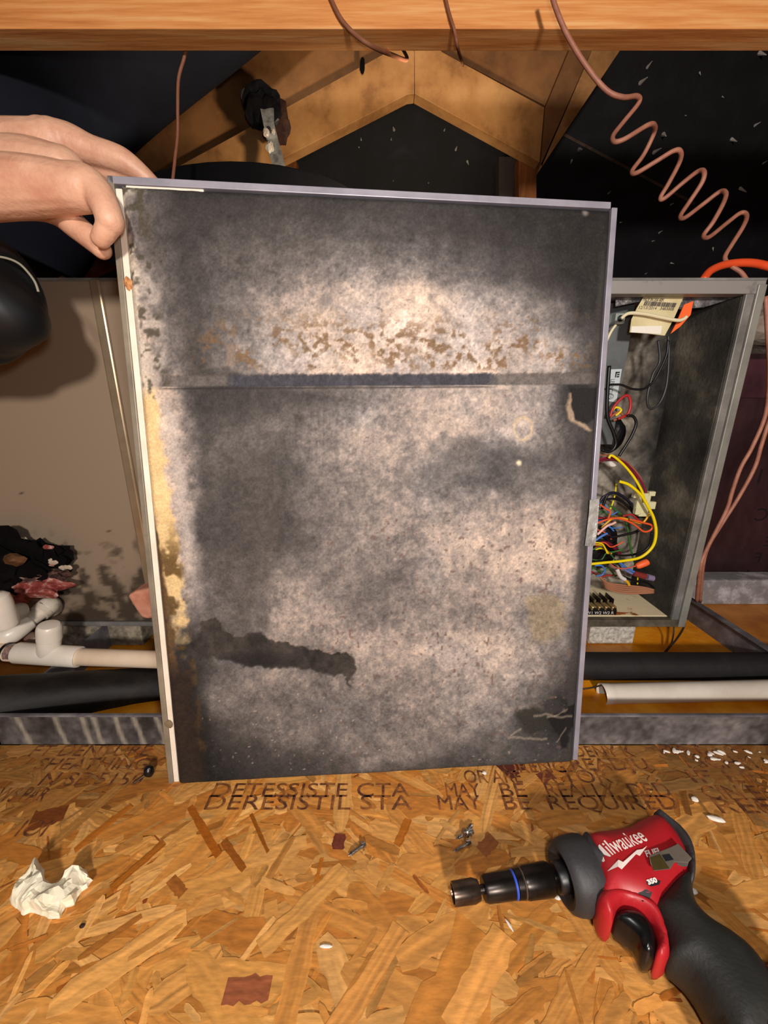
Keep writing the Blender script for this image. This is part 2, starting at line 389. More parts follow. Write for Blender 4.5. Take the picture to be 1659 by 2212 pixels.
nails = [(1385, 175, 1.3), (1400, 140, .8), (1430, 292, 1.4), (1415, 325, 1.3), (1250, 323, 1.4), (1580, 303, 1.1), (1632, 268, .8), (1600, 410, 1.1), (1640, 118, 1.2),
         (1232, 350, .7), (1425, 500, .7), (1450, 440, .6), (1410, 520, .5), (1450, 568, .7), (1538, 538, .6), (1315, 415, .6), (850, 278, 1), (985, 320, .8), (1010, 352, .8),
         (925, 395, .6), (960, 280, .5), (845, 300, .5), (780, 300, .5), (850, 390, .5), (1395, 590, .4), (1520, 380, .5), (1340, 480, .5), (1560, 210, .4), (1480, 250, .4),
         (1090, 410, .5), (775, 318, .5), (1650, 350, .6), (1510, 160, .5), (1290, 500, .5)]
for (px, py, s_) in nails:
    o = bpy.data.objects.new('nail', nme); COL.objects.link(o); p = deck_pt(px, py) + DN * .012 * s_
    o.location = p; o.rotation_mode = 'QUATERNION'; o.rotation_quaternion = nq; o.rotation_euler = nq.to_euler(); o.rotation_mode = 'XYZ'
    e = nq.to_euler(); o.rotation_euler = (e.x + random.uniform(-.5, .5), e.y + random.uniform(-.5, .5), 0); o.scale = (s_ * 1.25, s_ * 1.25, s_ * 1.25); o.parent = ceiling
tag(box('wall_left', (-2.62, -.5, 0), (-2.6, 3, 2.4), deck_mat), kind='structure')
tag(box('wall_right', (2.6, -.5, 0), (2.62, 3, 2.4), deck_mat), kind='structure')

# --- roof timbers
b0 = PY(829, 62, .75)
beam = box('roof_beam', (-1.9, .75, b0[2]), (1.9, .788, b0[2] + .14), wood, None, .001)
tag(beam, 'long orange pine beam running across the very top of the view', 'beam')
def board(name, pix, Y, m, th, label, cat='rafter', parent=None):
    o = prism(name, [PY(x, y, Y) for x, y in pix], (0, th, 0), m, parent, .001)
    if parent is None: tag(o, label, cat)
    return o
RY = 1.35
board('rafter', [(826, 118), (895, 40), (895, 202), (880, 204), (470, 414), (285, 414)], RY, wood_tan, .038, 'light tan rafter board sloping down left from the peak, behind the metal strap')
board('rafter', [(895, 40), (955, 112), (1176, 232), (1166, 350), (896, 202)], RY, wood_tan, .038, 'light tan short rafter board sloping down right from the peak')
board('rafter', [(600, 20), (895, 20), (895, 118), (826, 118), (285, 414), (140, 414), (250, 300)], RY + .039, wood_dull, .038, 'wide duller board behind the left tan rafter, above it', 'board')
board('rafter', [(896, 20), (1280, 20), (1178, 228), (955, 112), (896, 100)], RY + .039, wood_dull, .038, 'duller board behind the right tan rafter, upper right of the peak', 'board')
rt = empty('rafter', PY(1200, 240, RY - .05), 'steep brown rafter at right end of the short tan boards, left of coiled cable', 'rafter')
bmr = bmesh.new(); add_prism(bmr, [PY(1178, 232, RY), PY(1250, 60, RY), PY(1300, 60, RY), PY(1170, 360, RY), PY(1168, 350, RY)], (0, .036, 0)); bm_obj('inner_face', bmr, wood_dull, rt)
bmr = bmesh.new(); add_prism(bmr, [PY(1300, 60, RY), PY(1372, 60, RY), PY(1160, 376, RY), PY(1170, 352, RY)], (0, .034, 0)); bm_obj('outer_face', bmr, wood_tan, rt)
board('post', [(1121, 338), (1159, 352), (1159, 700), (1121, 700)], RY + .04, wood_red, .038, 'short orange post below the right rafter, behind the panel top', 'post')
board('post', [(1078, 338), (1119, 338), (1119, 700), (1078, 700)], RY + .12, mat('shaded grey timber', (52, 44, 42), (70, 60, 56), 10, .8), .038, 'dark grey left face of the short orange post, shade put into its colour', 'post')  # post's darker side as its own board, shade painted into the colour
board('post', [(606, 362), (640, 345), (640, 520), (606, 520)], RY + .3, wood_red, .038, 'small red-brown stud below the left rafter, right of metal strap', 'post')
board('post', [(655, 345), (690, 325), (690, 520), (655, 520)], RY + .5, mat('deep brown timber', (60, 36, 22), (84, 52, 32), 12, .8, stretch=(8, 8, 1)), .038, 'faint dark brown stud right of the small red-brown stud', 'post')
board('brace', [(112, 612), (150, 580), (245, 540), (262, 556), (170, 600), (150, 616)], 1.2, wood, .038, 'orange slanted brace seen below the hand, left of panel', 'brace')
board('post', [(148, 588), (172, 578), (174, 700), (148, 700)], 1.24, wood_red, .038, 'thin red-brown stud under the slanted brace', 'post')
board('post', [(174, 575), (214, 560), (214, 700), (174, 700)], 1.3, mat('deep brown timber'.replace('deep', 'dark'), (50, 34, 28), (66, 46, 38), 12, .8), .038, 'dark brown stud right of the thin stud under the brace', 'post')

# --- duct, and a dark tube standing in for soft shadow at upper left
dl = tube('shade_tube', [PD(590, -260, .8), PD(400, -110, .8), PD(110, 130, .8), PD(30, 270, .8), PD(5, 400, .81), PD(-20, 520, .83)],
          [.175, .175, .175, .178, .18, .155], shade_tube_mat, None, 48, 40)
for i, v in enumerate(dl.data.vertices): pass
tag(dl, 'large dark blue-black tube standing in for soft shadow at upper left behind the hand', 'duct')
bm = bmesh.new(); cc = PD(520, 512, .86); segs = 40; ra, rb = .325, .132; rings = []
for yy, k in ((-.04, .9), (-.02, .985), (0, 1), (.12, 1), (.4, 1)):
    rings.append([bm.verts.new((cc[0] + ra * k * math.cos(2 * math.pi * j / segs), cc[1] + yy, cc[2] + rb * k * math.sin(2 * math.pi * j / segs))) for j in range(segs)])
for i in range(4):
    for j in range(segs): bm.faces.new((rings[i][j], rings[i][(j + 1) % segs], rings[i + 1][(j + 1) % segs], rings[i + 1][j]))
bm.faces.new(rings[0][::-1]); bm.faces.new(rings[-1])
tag(bm_obj('duct', bm, black_mat, None, True), 'squat black duct whose rounded top shows just above the panel', 'duct')
# --- hanging strap
st = empty('hanging_strap', PY(590, 200, 1.3), 'bent metal hanging strap in front of left tan rafter', 'strap')
sp = [PY(x, y, Y) for x, y, Y in ((572, 205, 1.3), (577, 235, 1.28), (580, 265, 1.27), (588, 300, 1.27), (596, 335, 1.26), (606, 372, 1.24), (612, 420, 1.2))]
bm = bmesh.new(); pr = None
for i in range(len(sp)):
    wv = np.array([.016 + .002 * math.sin(i * 2), 0, 0]); c = [bm.verts.new(tuple(sp[i] + wv * s_ + np.array([0, d_, 0]))) for s_, d_ in ((-1, -.001), (1, -.001), (1, .001), (-1, .001))]
    if pr:
        for j in range(4): bm.faces.new((pr[j], pr[(j + 1) % 4], c[(j + 1) % 4], c[j]))
    pr = c
bm_obj('metal_band', bm, steel_dull, st)
def lump(name, c, r, m, parent=None, seed=0, amp=.35, sub=3, freq=2.2):
    bm = bmesh.new(); bmesh.ops.create_icosphere(bm, subdivisions=sub, radius=1)
    for v in bm.verts:
        d = v.co.normalized(); k = 1 + amp * (2 * float(vnoise(d.x * freq + seed, d.y * freq + d.z * 1.7 + seed * 3, 1, 11, 3)) - 1)
        v.co = Vector((c[0] + d.x * r[0] * k, c[1] + d.y * r[1] * k, c[2] + d.z * r[2] * k))
    return bm_obj(name, bm, m, parent, smooth=False)
lump('jacket_shadow_lump', PY(568, 232, 1.29), (.045, .012, .05), mat('torn black plastic', (16, 16, 20), (34, 32, 34), 40, .35), st, 1, .6)
lump('jacket_shadow_lump', PY(600, 262, 1.3), (.035, .01, .05), mat('brown strap shadow', (52, 30, 22), (76, 46, 32), 40, .7), st, 2, .6)  # brown lump standing in for the strap's shadow on the rafter
for q in ((575, 287, .008), (590, 284, .006), (583, 318, .01)):
    lump('plaster_splash', PY(q[0], q[1], 1.255), (q[2], .004, q[2] * 1.2), pvc, st, q[0], .4)
tag(lump('insulation_tuft', PY(537, 208, 1.33), (.018, .01, .016), mat('pale fluff', (180, 176, 160), (214, 210, 196), 60, .9), None, 4, .5), 'pale tuft of fluff left of the strap top', 'insulation')
tag(lump('wire_staple', PY(783, 142, 1.34), (.006, .006, .018), black_mat, None, 5, .3), 'small black knot on the left rafter near the peak', 'knot')

# ================================================================== AIR HANDLER
YF = .634; XR = .5606
ZB = PY(1300, 1353, YF)[2]; ZTp = PY(1500, 605, YF)[2]
frame_mat = mat('grey sheet metal frame', (112, 112, 110), (150, 149, 146), 18, .5, .25, .1, c3=(128, 127, 124))
liner_dark = mat('black mouldy insulation', (20, 20, 20), (70, 66, 62), 9, .85, 0, .4, c3=(30, 29, 28), contrast=(.4, .75), bscale=120)
liner_mid = mat('mottled grey insulation', (34, 33, 32), (138, 130, 118), 7, .85, 0, .5, c3=(88, 82, 76), contrast=(.36, .66), bscale=150, detail=9)
cream = mat('rust stained cream tray', (150, 84, 34), (244, 228, 190), 26, .5, 0, .2, c3=(232, 210, 166), contrast=(.3, .4), detail=8)
ah = empty('air_handler', (0, YF, ZB), 'wide grey sheet metal air handler cabinet, open at right with wiring exposed', 'air handler')
YBk = .76
# left door with dirt at the foot
nx, ny = 160, 160
XL0, XS = -1.05, PY(248, 800, YF)[0]
gx, gz = np.meshgrid(np.linspace(XL0, .02, nx), np.linspace(ZB + .01, ZTp, ny))
cv = np.tile(L((152, 134, 114)), (nx * ny, 1)).reshape(ny, nx, 3)
n1 = vnoise(gx, gz, .05, 21, 5); hgt = (gz - ZB)
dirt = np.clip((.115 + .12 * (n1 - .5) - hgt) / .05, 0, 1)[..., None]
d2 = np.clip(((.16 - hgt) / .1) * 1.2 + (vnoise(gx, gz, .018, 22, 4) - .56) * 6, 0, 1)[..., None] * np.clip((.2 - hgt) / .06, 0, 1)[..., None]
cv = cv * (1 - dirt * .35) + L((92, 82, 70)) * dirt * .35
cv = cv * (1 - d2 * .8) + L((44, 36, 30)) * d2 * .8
sp_ = (vnoise(gx, gz, .008, 23, 2) > .93)[..., None]; cv = np.where(sp_, L((80, 70, 60)), cv)
V = np.stack([gx, np.full_like(gx, YF), gz], -1).reshape(-1, 3)
door_mat = mat('soiled beige sheet metal', None, attr='Col', rough=.42, metal=.1, bump=.03, bscale=60)
ld = grid_mesh('door_panel', V, nx, ny, door_mat, cv.reshape(-1, 3), ah)
sol = ld.modifiers.new('thickness', 'SOLIDIFY'); sol.thickness = .02; sol.offset = -1
if ld.data.polygons[0].normal.y > 0: sol.offset = 1
box('door_flange', (XS - .012, YF - .006, ZB + .01), (XS + .004, YF - .0005, ZTp), mat('bright door flange', (176, 156, 128), (196, 176, 146), 20, .25, .6), ah, .003)
box('door_flange', (-1.05, YF - .006, ZB + .004), (.02, YF - .0005, ZB + .012), frame_mat, ah, .001)
box('top_sheet', (-1.05, YF, ZTp), (XR, 1.1, ZTp + .003), frame_mat, ah)
# opening frame
bm = bmesh.new(); ft = .018; fr = .0255
add_box(bm, (.02, YF, ZTp - ft), (XR, YF + .02, ZTp))
frm = bm_obj('top_rail', bm, mat('rust speckled rail', (88, 80, 72), (150, 148, 144), 34, .5, .2, c3=(132, 131, 128), contrast=(.28, .42)), ah, bevel=.001)
box('right_stile', (XR - fr, YF, ZB), (XR - .013, YF + .006, ZTp - ft), frame_mat, ah, .001)
box('right_stile', (XR - .0125, YF - .003, ZB), (XR, YF + .016, ZTp - .006), mat('lighter frame metal', (136, 136, 130), (160, 160, 152), 20, .45, .3), ah, .001)
box('bottom_rail', (.02, YF - .002, ZB), (XR, YF + .012, ZB + .014), mat('rusted bottom rail', (66, 58, 48), (120, 112, 96), 30, .6, .2, c3=(96, 88, 74)), ah, .001)
box('side_panel', (XR - .004, YF + .017, ZB), (XR, 1.1, ZTp), frame_mat, ah)
box('side_liner', (XR - .027, YF + .0065, ZB + .016), (XR - .005, YBk + .02, ZTp - .02), mat('grimy side insulation', (26, 25, 24), (136, 130, 114), 9, .85, 0, .5, c3=(70, 67, 60), contrast=(.36, .74), bscale=150, detail=9), ah)
# mottled back wall with painted stains
nx, ny = 120, 200
bx0, bx1 = .05, XR - .02; bz0, bz1 = ZB + .012, ZTp - .004
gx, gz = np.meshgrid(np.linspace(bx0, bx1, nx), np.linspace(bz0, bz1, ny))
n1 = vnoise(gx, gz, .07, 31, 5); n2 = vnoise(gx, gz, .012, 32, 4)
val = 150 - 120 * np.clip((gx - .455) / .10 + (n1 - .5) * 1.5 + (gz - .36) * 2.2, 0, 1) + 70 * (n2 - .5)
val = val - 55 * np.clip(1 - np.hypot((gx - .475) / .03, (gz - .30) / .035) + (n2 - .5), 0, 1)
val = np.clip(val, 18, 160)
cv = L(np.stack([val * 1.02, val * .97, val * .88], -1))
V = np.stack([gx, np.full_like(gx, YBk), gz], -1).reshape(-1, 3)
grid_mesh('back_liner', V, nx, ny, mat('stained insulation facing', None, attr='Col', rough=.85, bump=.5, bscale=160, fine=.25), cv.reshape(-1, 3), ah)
box('inner_floor', (.02, YF + .012, ZB + .004), (XR - .004, YBk, ZB + .0155), cream, ah)
lump('rust_patch', (PY(1325, 1322, YF + .02)[0], YF + .02, ZB + .0155), (.03, .006, .0012), mat('orange rust', (150, 78, 30), (180, 104, 44), 60, .8), ah, 3, .6)
box('inner_ceiling', (.02, YF + .02, ZTp - .012), (XR - .006, YBk, ZTp - .004), mat('torn foil facing', (96, 96, 98), (190, 190, 190), 45, .35, .5, .6, c3=(120, 120, 122)), ah)
# torn foil hanging under the top rail
bm = bmesh.new(); fp = [(1330, 628), (1450, 630), (1614, 634), (1560, 652), (1520, 664), (1470, 668), (1430, 662), (1380, 652), (1330, 662)]
add_prism(bm, [PY(x, y, YF + .026 + .003 * (i % 2)) for i, (x, y) in enumerate(fp)], (0, .0012, 0))
bm_obj('foil_flap', bm, mat('torn foil facing'.replace('torn', 'loose'), (84, 86, 90), (206, 206, 206), 50, .3, .6, .9, c3=(130, 130, 134)), ah)
# inner control plate
def inner(px, py, Y): return PY(px, py, Y)
YP = .70
bm = bmesh.new(); add_prism(bm, [inner(1290, 655, YP), inner(1372, 655, YP), inner(1356, 760, YP), inner(1345, 812, YP), inner(1322, 960, YP), inner(1280, 960, YP)], (0, .02, 0))
bm_obj('control_plate', bm, mat('blue grey plate', (104, 110, 112), (128, 134, 136), 12, .4, .4), ah)
a, b_, c_, d_ = [inner(x, y, YP - .001) for x, y in ((1317, 798), (1343, 797), (1331, 869), (1308, 866))]
bm = bmesh.new(); add_prism(bm, [a, b_, c_, d_], (0, -.0006, 0)); ls = bm_obj('label_sticker', bm, mat('white sticker', (196, 208, 212), rough=.4), ah)
blk = mat('print black', (22, 24, 30), rough=.6)
def sticker_place(o3, along, up): return lambda x, y: o3 + along * x + up * y
al = (c_ - b_) / np.linalg.norm(c_ - b_); up_ = (b_ - a) / np.linalg.norm(b_ - a)
o3 = a + (c_ - b_) * .30 + up_ * .004 + np.array([0, -.0012, 0])
text_mesh('brand_lettering', 'LENNOX', blk, ls, sticker_place(o3, al, up_), size=.010, width=.026)
bm = bmesh.new(); o4 = a + (c_ - b_) * .08 + up_ * .0105 + np.array([0, -.0012, 0])
for u0, u1, v0, v1 in ((0, .009, 0, .0018), (0, .0022, 0, .007), (.0035, .0055, .003, .007), (.0068, .009, .003, .007)):
    add_prism(bm, [o4 + al * u0 + up_ * v0, o4 + al * u1 + up_ * v0, o4 + al * u1 + up_ * v1, o4 + al * u0 + up_ * v1], (0, -.0003, 0))
bm_obj('logo_mark', bm, blk, ls)
bm = bmesh.new(); oc = a + (c_ - b_) * .82 + up_ * .009 + np.array([0, -.0014, 0])
add_tube(bm, [oc + al * .0042 * math.cos(q * math.pi / 8) + up_ * .0042 * math.sin(q * math.pi / 8) for q in range(17)], .0003, 5, False)
bm_obj('listing_mark', bm, blk, ls)
text_mesh('listing_letters', 'UL', blk, ls, sticker_place(oc - al * .002 - up_ * .0015, al, up_), size=.005)
# clip and capacitor bits
p = inner(1334, 690, YP - .004); box('cable_clip', p - .008, p + .008, mat('clip grey', (150, 156, 150), rough=.5), ah, .001)
lathe('clip_screw', p + np.array([0, -.008, 0]), p + np.array([0, -.012, 0]), [(0, .005), (.002, .0045), (.0025, .002)], mat('dark screw', (50, 60, 62), rough=.3, metal=.8), ah, 14)
# paper tag
bm = bmesh.new(); tp = [(1390, 642), (1480, 634), (1455, 690), (1436, 725), (1400, 721), (1360, 718), (1364, 690), (1376, 665)]
YTg = .655; add_prism(bm, [inner(x, y, YTg) for x, y in tp], (0, .0006, 0))
tg = bm_obj('paper_tag', bm, mat('yellowed paper', (196, 184, 134), (224, 214, 172), 20, .8), ah)
def tagpl(px, py, px2, py2):
    o_ = inner(px, py, YTg - .0008); e = inner(px2, py2, YTg - .0008); u = (e - o_); wl = np.linalg.norm(u); u = u / wl
    return wl, (lambda x, y: o_ + u * x + np.array([-u[2] * -.0, 0, 1]) * y + np.array([.25 * y, 0, 0]))
grey_ink = mat('grey ink', (70, 62, 66), rough=.8)
wl, pl = tagpl(1380, 667, 1455, 671); text_mesh('tag_lettering', '12/13/2014   348300B', grey_ink, tg, pl, size=.006, width=wl)
wl, pl = tagpl(1388, 650, 1432, 652); text_mesh('tag_lettering', 'MADE IN USA 40M', grey_ink, tg, pl, size=.007, width=wl)
bm = bmesh.new(); wl, pl = tagpl(1390, 660, 1458, 664); x = 0
while x < wl:
    ww = random.choice((.0006, .001, .0016)); add_prism(bm, [pl(x, 0), pl(x + ww, 0), pl(x + ww, .006), pl(x, .006)], (0, -.0002, 0)); x += ww + random.choice((.0006, .001))
bm_obj('tag_bars', bm, grey_ink, tg)
bm = bmesh.new(); add_prism(bm, [inner(x, y, YTg - .001) for x, y in ((1364, 705), (1430, 704), (1427, 722), (1362, 718))], (0, -.0003, 0)); bm_obj('white_patch', bm, mat('white paper', (240, 238, 226), rough=.7), tg)

def wmat(n, c, r=.4): return mat('wire ' + n, c, rough=r)
YEL, RED, BLK, ORG, BLU, GRN, WHT, BRN, CRM, MAR = (wmat('yellow', (250, 226, 10)), wmat('red', (176, 40, 44)), wmat('black', (14, 14, 18)), wmat('orange', (236, 96, 46)),
    wmat('blue', (70, 124, 206)), wmat('green', (60, 110, 50)), wmat('white', (226, 222, 216)), wmat('brown', (160, 98, 70)), wmat('cream', (232, 222, 186)), wmat('maroon', (104, 24, 46)))
def wire(pts, m, r, label=None, y0=.69, y1=None, n=7):
    k = len(pts); y1 = y0 if y1 is None else y1; P = []
    for i, q in enumerate(pts):
        Y = q[2] if len(q) > 2 else y0 + (y1 - y0) * i / (k - 1)
        P.append(PY(q[0], q[1], Y))
    o = tube('wire', P, r, m, ah, 8, n)
    if label: o['label'] = label
    return o
wire([(1315, 990), (1322, 984), (1345, 1002), (1365, 1025), (1378, 1045), (1388, 1065), (1392, 1085)], YEL, .0022, 'yellow wire', .67)
wire([(1338, 1040), (1360, 1048), (1385, 1070), (1400, 1095), (1412, 1120), (1417, 1150), (1410, 1180), (1385, 1203), (1350, 1211), (1310, 1215), (1270, 1219)], YEL, .0026, 'long looping yellow wire', .655, .66)
wire([(1331, 1045), (1329, 1065), (1324, 1085), (1318, 1100)], YEL, .0014, None, .70)
wire([(1290, 998), (1320, 992), (1350, 1000), (1370, 1025), (1378, 1050), (1382, 1068)], MAR, .0022, 'dark red wire', .675)
wire([(1290, 994), (1318, 988), (1345, 998), (1370, 1020), (1388, 1045), (1396, 1066)], wmat('dark red', (132, 28, 52)), .0020, None, .678)
wire([(1285, 984), (1320, 984), (1355, 1000), (1382, 1030), (1395, 1066)], BRN, .0016, None, .682)
wire([(1318, 900), (1325, 880), (1345, 858), (1358, 856), (1362, 875), (1355, 895), (1335, 905)], RED, .0024, 'red loop wire', .68)
wire([(1318, 895), (1330, 880), (1342, 886), (1330, 898)], YEL, .0016, None, .685)
wire([(1318, 902), (1336, 890), (1345, 900), (1325, 908)], BRN, .0022, None, .687)
wire([(1310, 832), (1340, 831), (1365, 840), (1390, 840), (1410, 826), (1425, 800), (1440, 765), (1443, 735)], BLK, .0018, 'black looping wire', .665)
wire([(1443, 725), (1445, 760), (1440, 830), (1425, 870), (1405, 883), (1398, 860), (1410, 810), (1425, 780), (1422, 735)], wmat('dark grey', (48, 50, 52)), .0020, 'dark grey hanging loop wire', .668)
wire([(1316, 790), (1312, 850), (1312, 900), (1325, 935), (1330, 960), (1318, 975), (1300, 972)], BLK, .0030, 'thick black wire beside held panel', .66)
wire([(1355, 898), (1368, 900), (1374, 915), (1365, 940), (1350, 965), (1337, 985)], BLK, .0024, None, .672)
wire([(1300, 760), (1318, 720), (1330, 702)], CRM, .0022, None, .675)
wire([(1342, 688), (1358, 677), (1390, 678), (1430, 686), (1462, 692), (1475, 690), (1483, 684)], CRM, .0026, 'cream wire across paper tag', .648)
bm = bmesh.new(); add_prism(bm, [inner(x, y, .66) for x, y in ((1449, 721), (1460, 700), (1478, 658), (1498, 650), (1492, 680), (1470, 705))], (0, .0015, 0)); tag(bm_obj('warning_tag', bm, wmat('bright orange', (255, 110, 50), .5), ah), 'orange pointed tag')
# tangle
wire([(1290, 1130), (1320, 1120), (1345, 1122), (1370, 1133), (1390, 1148), (1405, 1145), (1408, 1135), (1385, 1128), (1360, 1122)], ORG, .0018, 'orange looping wire', .665)
wire([(1300, 1140), (1320, 1122), (1340, 1119), (1360, 1123), (1385, 1130), (1398, 1118), (1402, 1110)], wmat('amber', (240, 180, 20)), .0018, None, .672)
wire([(1288, 1120), (1320, 1118), (1350, 1118)], RED, .0014, None, .68)
wire([(1345, 1115), (1365, 1112), (1380, 1124), (1405, 1135)], RED, .0018, None, .676)
wire([(1290, 1155), (1310, 1137), (1322, 1132), (1330, 1128)], wmat('pink white', (240, 190, 180)), .0022, None, .664)
wire([(1296, 1090), (1310, 1100), (1318, 1106), (1312, 1124)], ORG, .0016, None, .668)
wire([(1300, 1100), (1312, 1070), (1330, 1065), (1355, 1080), (1368, 1100), (1380, 1118)], BLK, .0026, None, .686)
wire([(1300, 1080), (1330, 1078), (1355, 1092), (1372, 1112), (1395, 1118)], BLK, .0022, None, .69)
wire([(1295, 1085), (1305, 1072), (1325, 1064), (1345, 1072), (1365, 1088)], wmat('navy', (20, 22, 46)), .0020, None, .684)
wire([(1290, 1155), (1320, 1160), (1350, 1155), (1375, 1148), (1385, 1140)], BLK, .0024, None, .692)
wire([(1408, 1150), (1402, 1180), (1380, 1195), (1345, 1200), (1320, 1195)], BLK, .0022, None, .70)
wire([(1315, 1090), (1345, 1115), (1355, 1140), (1360, 1170), (1366, 1200), (1375, 1225)], GRN, .0020, 'green wire', .70)
wire([(1285, 1168), (1300, 1158), (1312, 1152)], BLU, .0022, None, .668)
wire([(1288, 1176), (1310, 1172), (1330, 1186), (1338, 1196)], MAR, .0036, None, .69)
for q in range(4):
    wire([(1286, 1172 + q * 5), (1302, 1176 + q * 3), (1312 + 3 * q, 1196)], (YEL, wmat('amber', 0), RED, YEL)[q], .0014, None, .665 + .004 * q)
for q in range(16):
    x0 = 1282 + random.uniform(0, 10); y0_ = 1100 + q * 9 + random.uniform(-4, 4); m_ = random.choice((YEL, RED, BLK, BLU, BLK, ORG, wmat('navy', 0), MAR, BLK, GRN, BLU))
    wire([(x0 - 12, y0_), (x0 + 14, y0_ + random.uniform(-16, 14)), (x0 + 30, y0_ + random.uniform(-14, 16)), (x0 + random.uniform(36, 60), y0_ + random.uniform(-6, 24))], m_, random.uniform(.0011, .0018), None, random.uniform(.672, .70))
wire([(1285, 1222), (1300, 1222), (1306, 1232), (1300, 1242), (1288, 1244)], BLU, .0016, None, .658)
wire([(1335, 1210), (1350, 1225), (1365, 1233), (1378, 1240)], BLU, .0022, None, .672)
wire([(1338, 1216), (1352, 1232), (1368, 1240), (1382, 1246)], wmat('lavender', (120, 130, 190)), .0020, None, .674)
wire([(1315, 1215), (1330, 1226), (1350, 1228), (1375, 1222)], wmat('salmon', (200, 100, 80)), .0014, None, .666)
wire([(1333, 1230), (1340, 1245), (1350, 1252)], WHT, .0038, 'thick white wire end', .668)
wire([(1349, 1252), (1356, 1258), (1359, 1264)], wmat('amber', 0), .0026, None, .668)
wire([(1378, 1240), (1377, 1262)], YEL, .0012, None, .70)
wire([(1345, 1245), (1370, 1255), (1395, 1258), (1412, 1270)], BLK, .0022, None, .68)
for q in range(5):
    wire([(1290 + q * 4, 1240 + q * 3), (1310, 1258 + q * 3), (1345, 1264 + q * 4.2), (1385, 1268 + q * 3.4), (1412, 1274 + q * 1.5)], wmat('tan sheath', (176, 120, 90)), .0018, 'tan wire' if q == 0 else None, .674 + .003 * q)
lathe('wire_nut', inner(1374, 1224, .664), inner(1405, 1211, .664), [(0, .004), (.004, .0062), (.016, .0068), (.022, .006), (.0235, .004)], wmat('bright orange', 0), ah, 10)['label'] = 'orange wire nut'
lathe('splice_connector', inner(1368, 1238, .672), inner(1400, 1247, .672), [(0, .0052), (.024, .0060)], wmat('dull red', (132, 50, 44)), ah, 14)['label'] = 'dull red splice sleeve'
lathe('splice_connector', inner(1397, 1246, .672), inner(1414, 1250, .672), [(0, .0060), (.013, .0056)], wmat('lilac', (140, 126, 158)), ah, 14)['label'] = 'lilac splice sleeve'
# white plug connector
pg = box('plug_connector', tuple(inner(1372, 1110, .674)), (inner(1409, 1066, .674)[0], .684, inner(1409, 1066, .674)[2]), mat('ivory nylon', (216, 216, 172), rough=.5), ah, .002); pg['label'] = 'ivory plastic plug connector'
for (x0, x1, y0_, y1_) in ((1369, 1378, 1076, 1064), (1402, 1411, 1072, 1060), (1400, 1412, 1100, 1082), (1372, 1380, 1112, 1096), (1380, 1400, 1116, 1106)):
    lo = inner(x0, y0_, .672); hi = inner(x1, y1_, .680); o = box('lug', tuple(lo), (hi[0], .680, hi[2]), MATS['ivory nylon'], pg, .0008); o.matrix_parent_inverse = Matrix.Identity(4)
lathe('capacitor', inner(1318, 997, .70), inner(1318, 997, .70) + np.array([0, -.012, 0]), [(0, .009), (.01, .009), (.012, .0075)], WHT, ah, 20)
lump('relay', inner(1322, 940, .715), (.022, .012, .03), BLK, ah, 8, .2)
lump('relay', inner(1300, 1180, .715), (.03, .012, .045), BLK, ah, 9, .25)
# terminal block
tb0 = inner(1275, 1303, .65); tb1 = inner(1337, 1290, .65)
tb = box('terminal_block', (tb0[0] - .02, .648, ZB + .0155), (tb1[0], .690, ZB + .026), BLK, ah, .001)
for q in range(4):
    cx = inner(1283 + q * 14.5, 1292, .652)[0]
    o = box('terminal_lug', (cx - .0045, .646, ZB + .0262), (cx + .0045, .664, ZB + .034), mat('brass', (190, 160, 100), (220, 196, 140), 60, .35, .7), tb, .0008); o.matrix_parent_inverse = Matrix.Identity(4)
    o = lathe('terminal_screw', (cx, .646, ZB + .030), (cx, .643, ZB + .030), [(0, .0033), (.002, .0033), (.0021, .001)], steel, tb, 12)
    o.matrix_parent_inverse = Matrix.Identity(4)
    o = box('terminal_fin', (cx + .005, .660, ZB + .0262), (cx + .0062, .688, ZB + .042), BLK, tb); o.matrix_parent_inverse = Matrix.Identity(4)
    o = box('terminal_tab', (cx - .003, .668, ZB + .0262), (cx + .002, .686, ZB + .036), MATS['brass'], tb); o.matrix_parent_inverse = Matrix.Identity(4)
text_mesh('terminal_lettering', 'W1 W2 W3 R', WHT, tb, lambda x, y: np.array([tb0[0] - .006 + x, .6475, ZB + .0175 + y]), size=.0085, width=.052).matrix_parent_inverse = Matrix.Identity(4)

# supports under the cabinet
tag(box('support_block', (PY(1262, 1380, .66)[0], .645, .003), (PY(1357, 1380, .66)[0], .76, ZB - .0005), mat('speckled white foam', (150, 146, 138), (222, 216, 204), 160, .9, 0, .3), None, .002), 'speckled white foam block under the open cabinet, at right of panel', 'block')
tag(box('support_block', (PY(128, 1390, .66)[0], .64, .003), (PY(325, 1390, .66)[0], .80, ZB - .0005), mat('grimy foam', (84, 78, 66), (160, 150, 130), 60, .9, 0, .3, c3=(120, 112, 98)), None, .002), 'grimy grey foam block under the cabinet, behind the white tee', 'block')

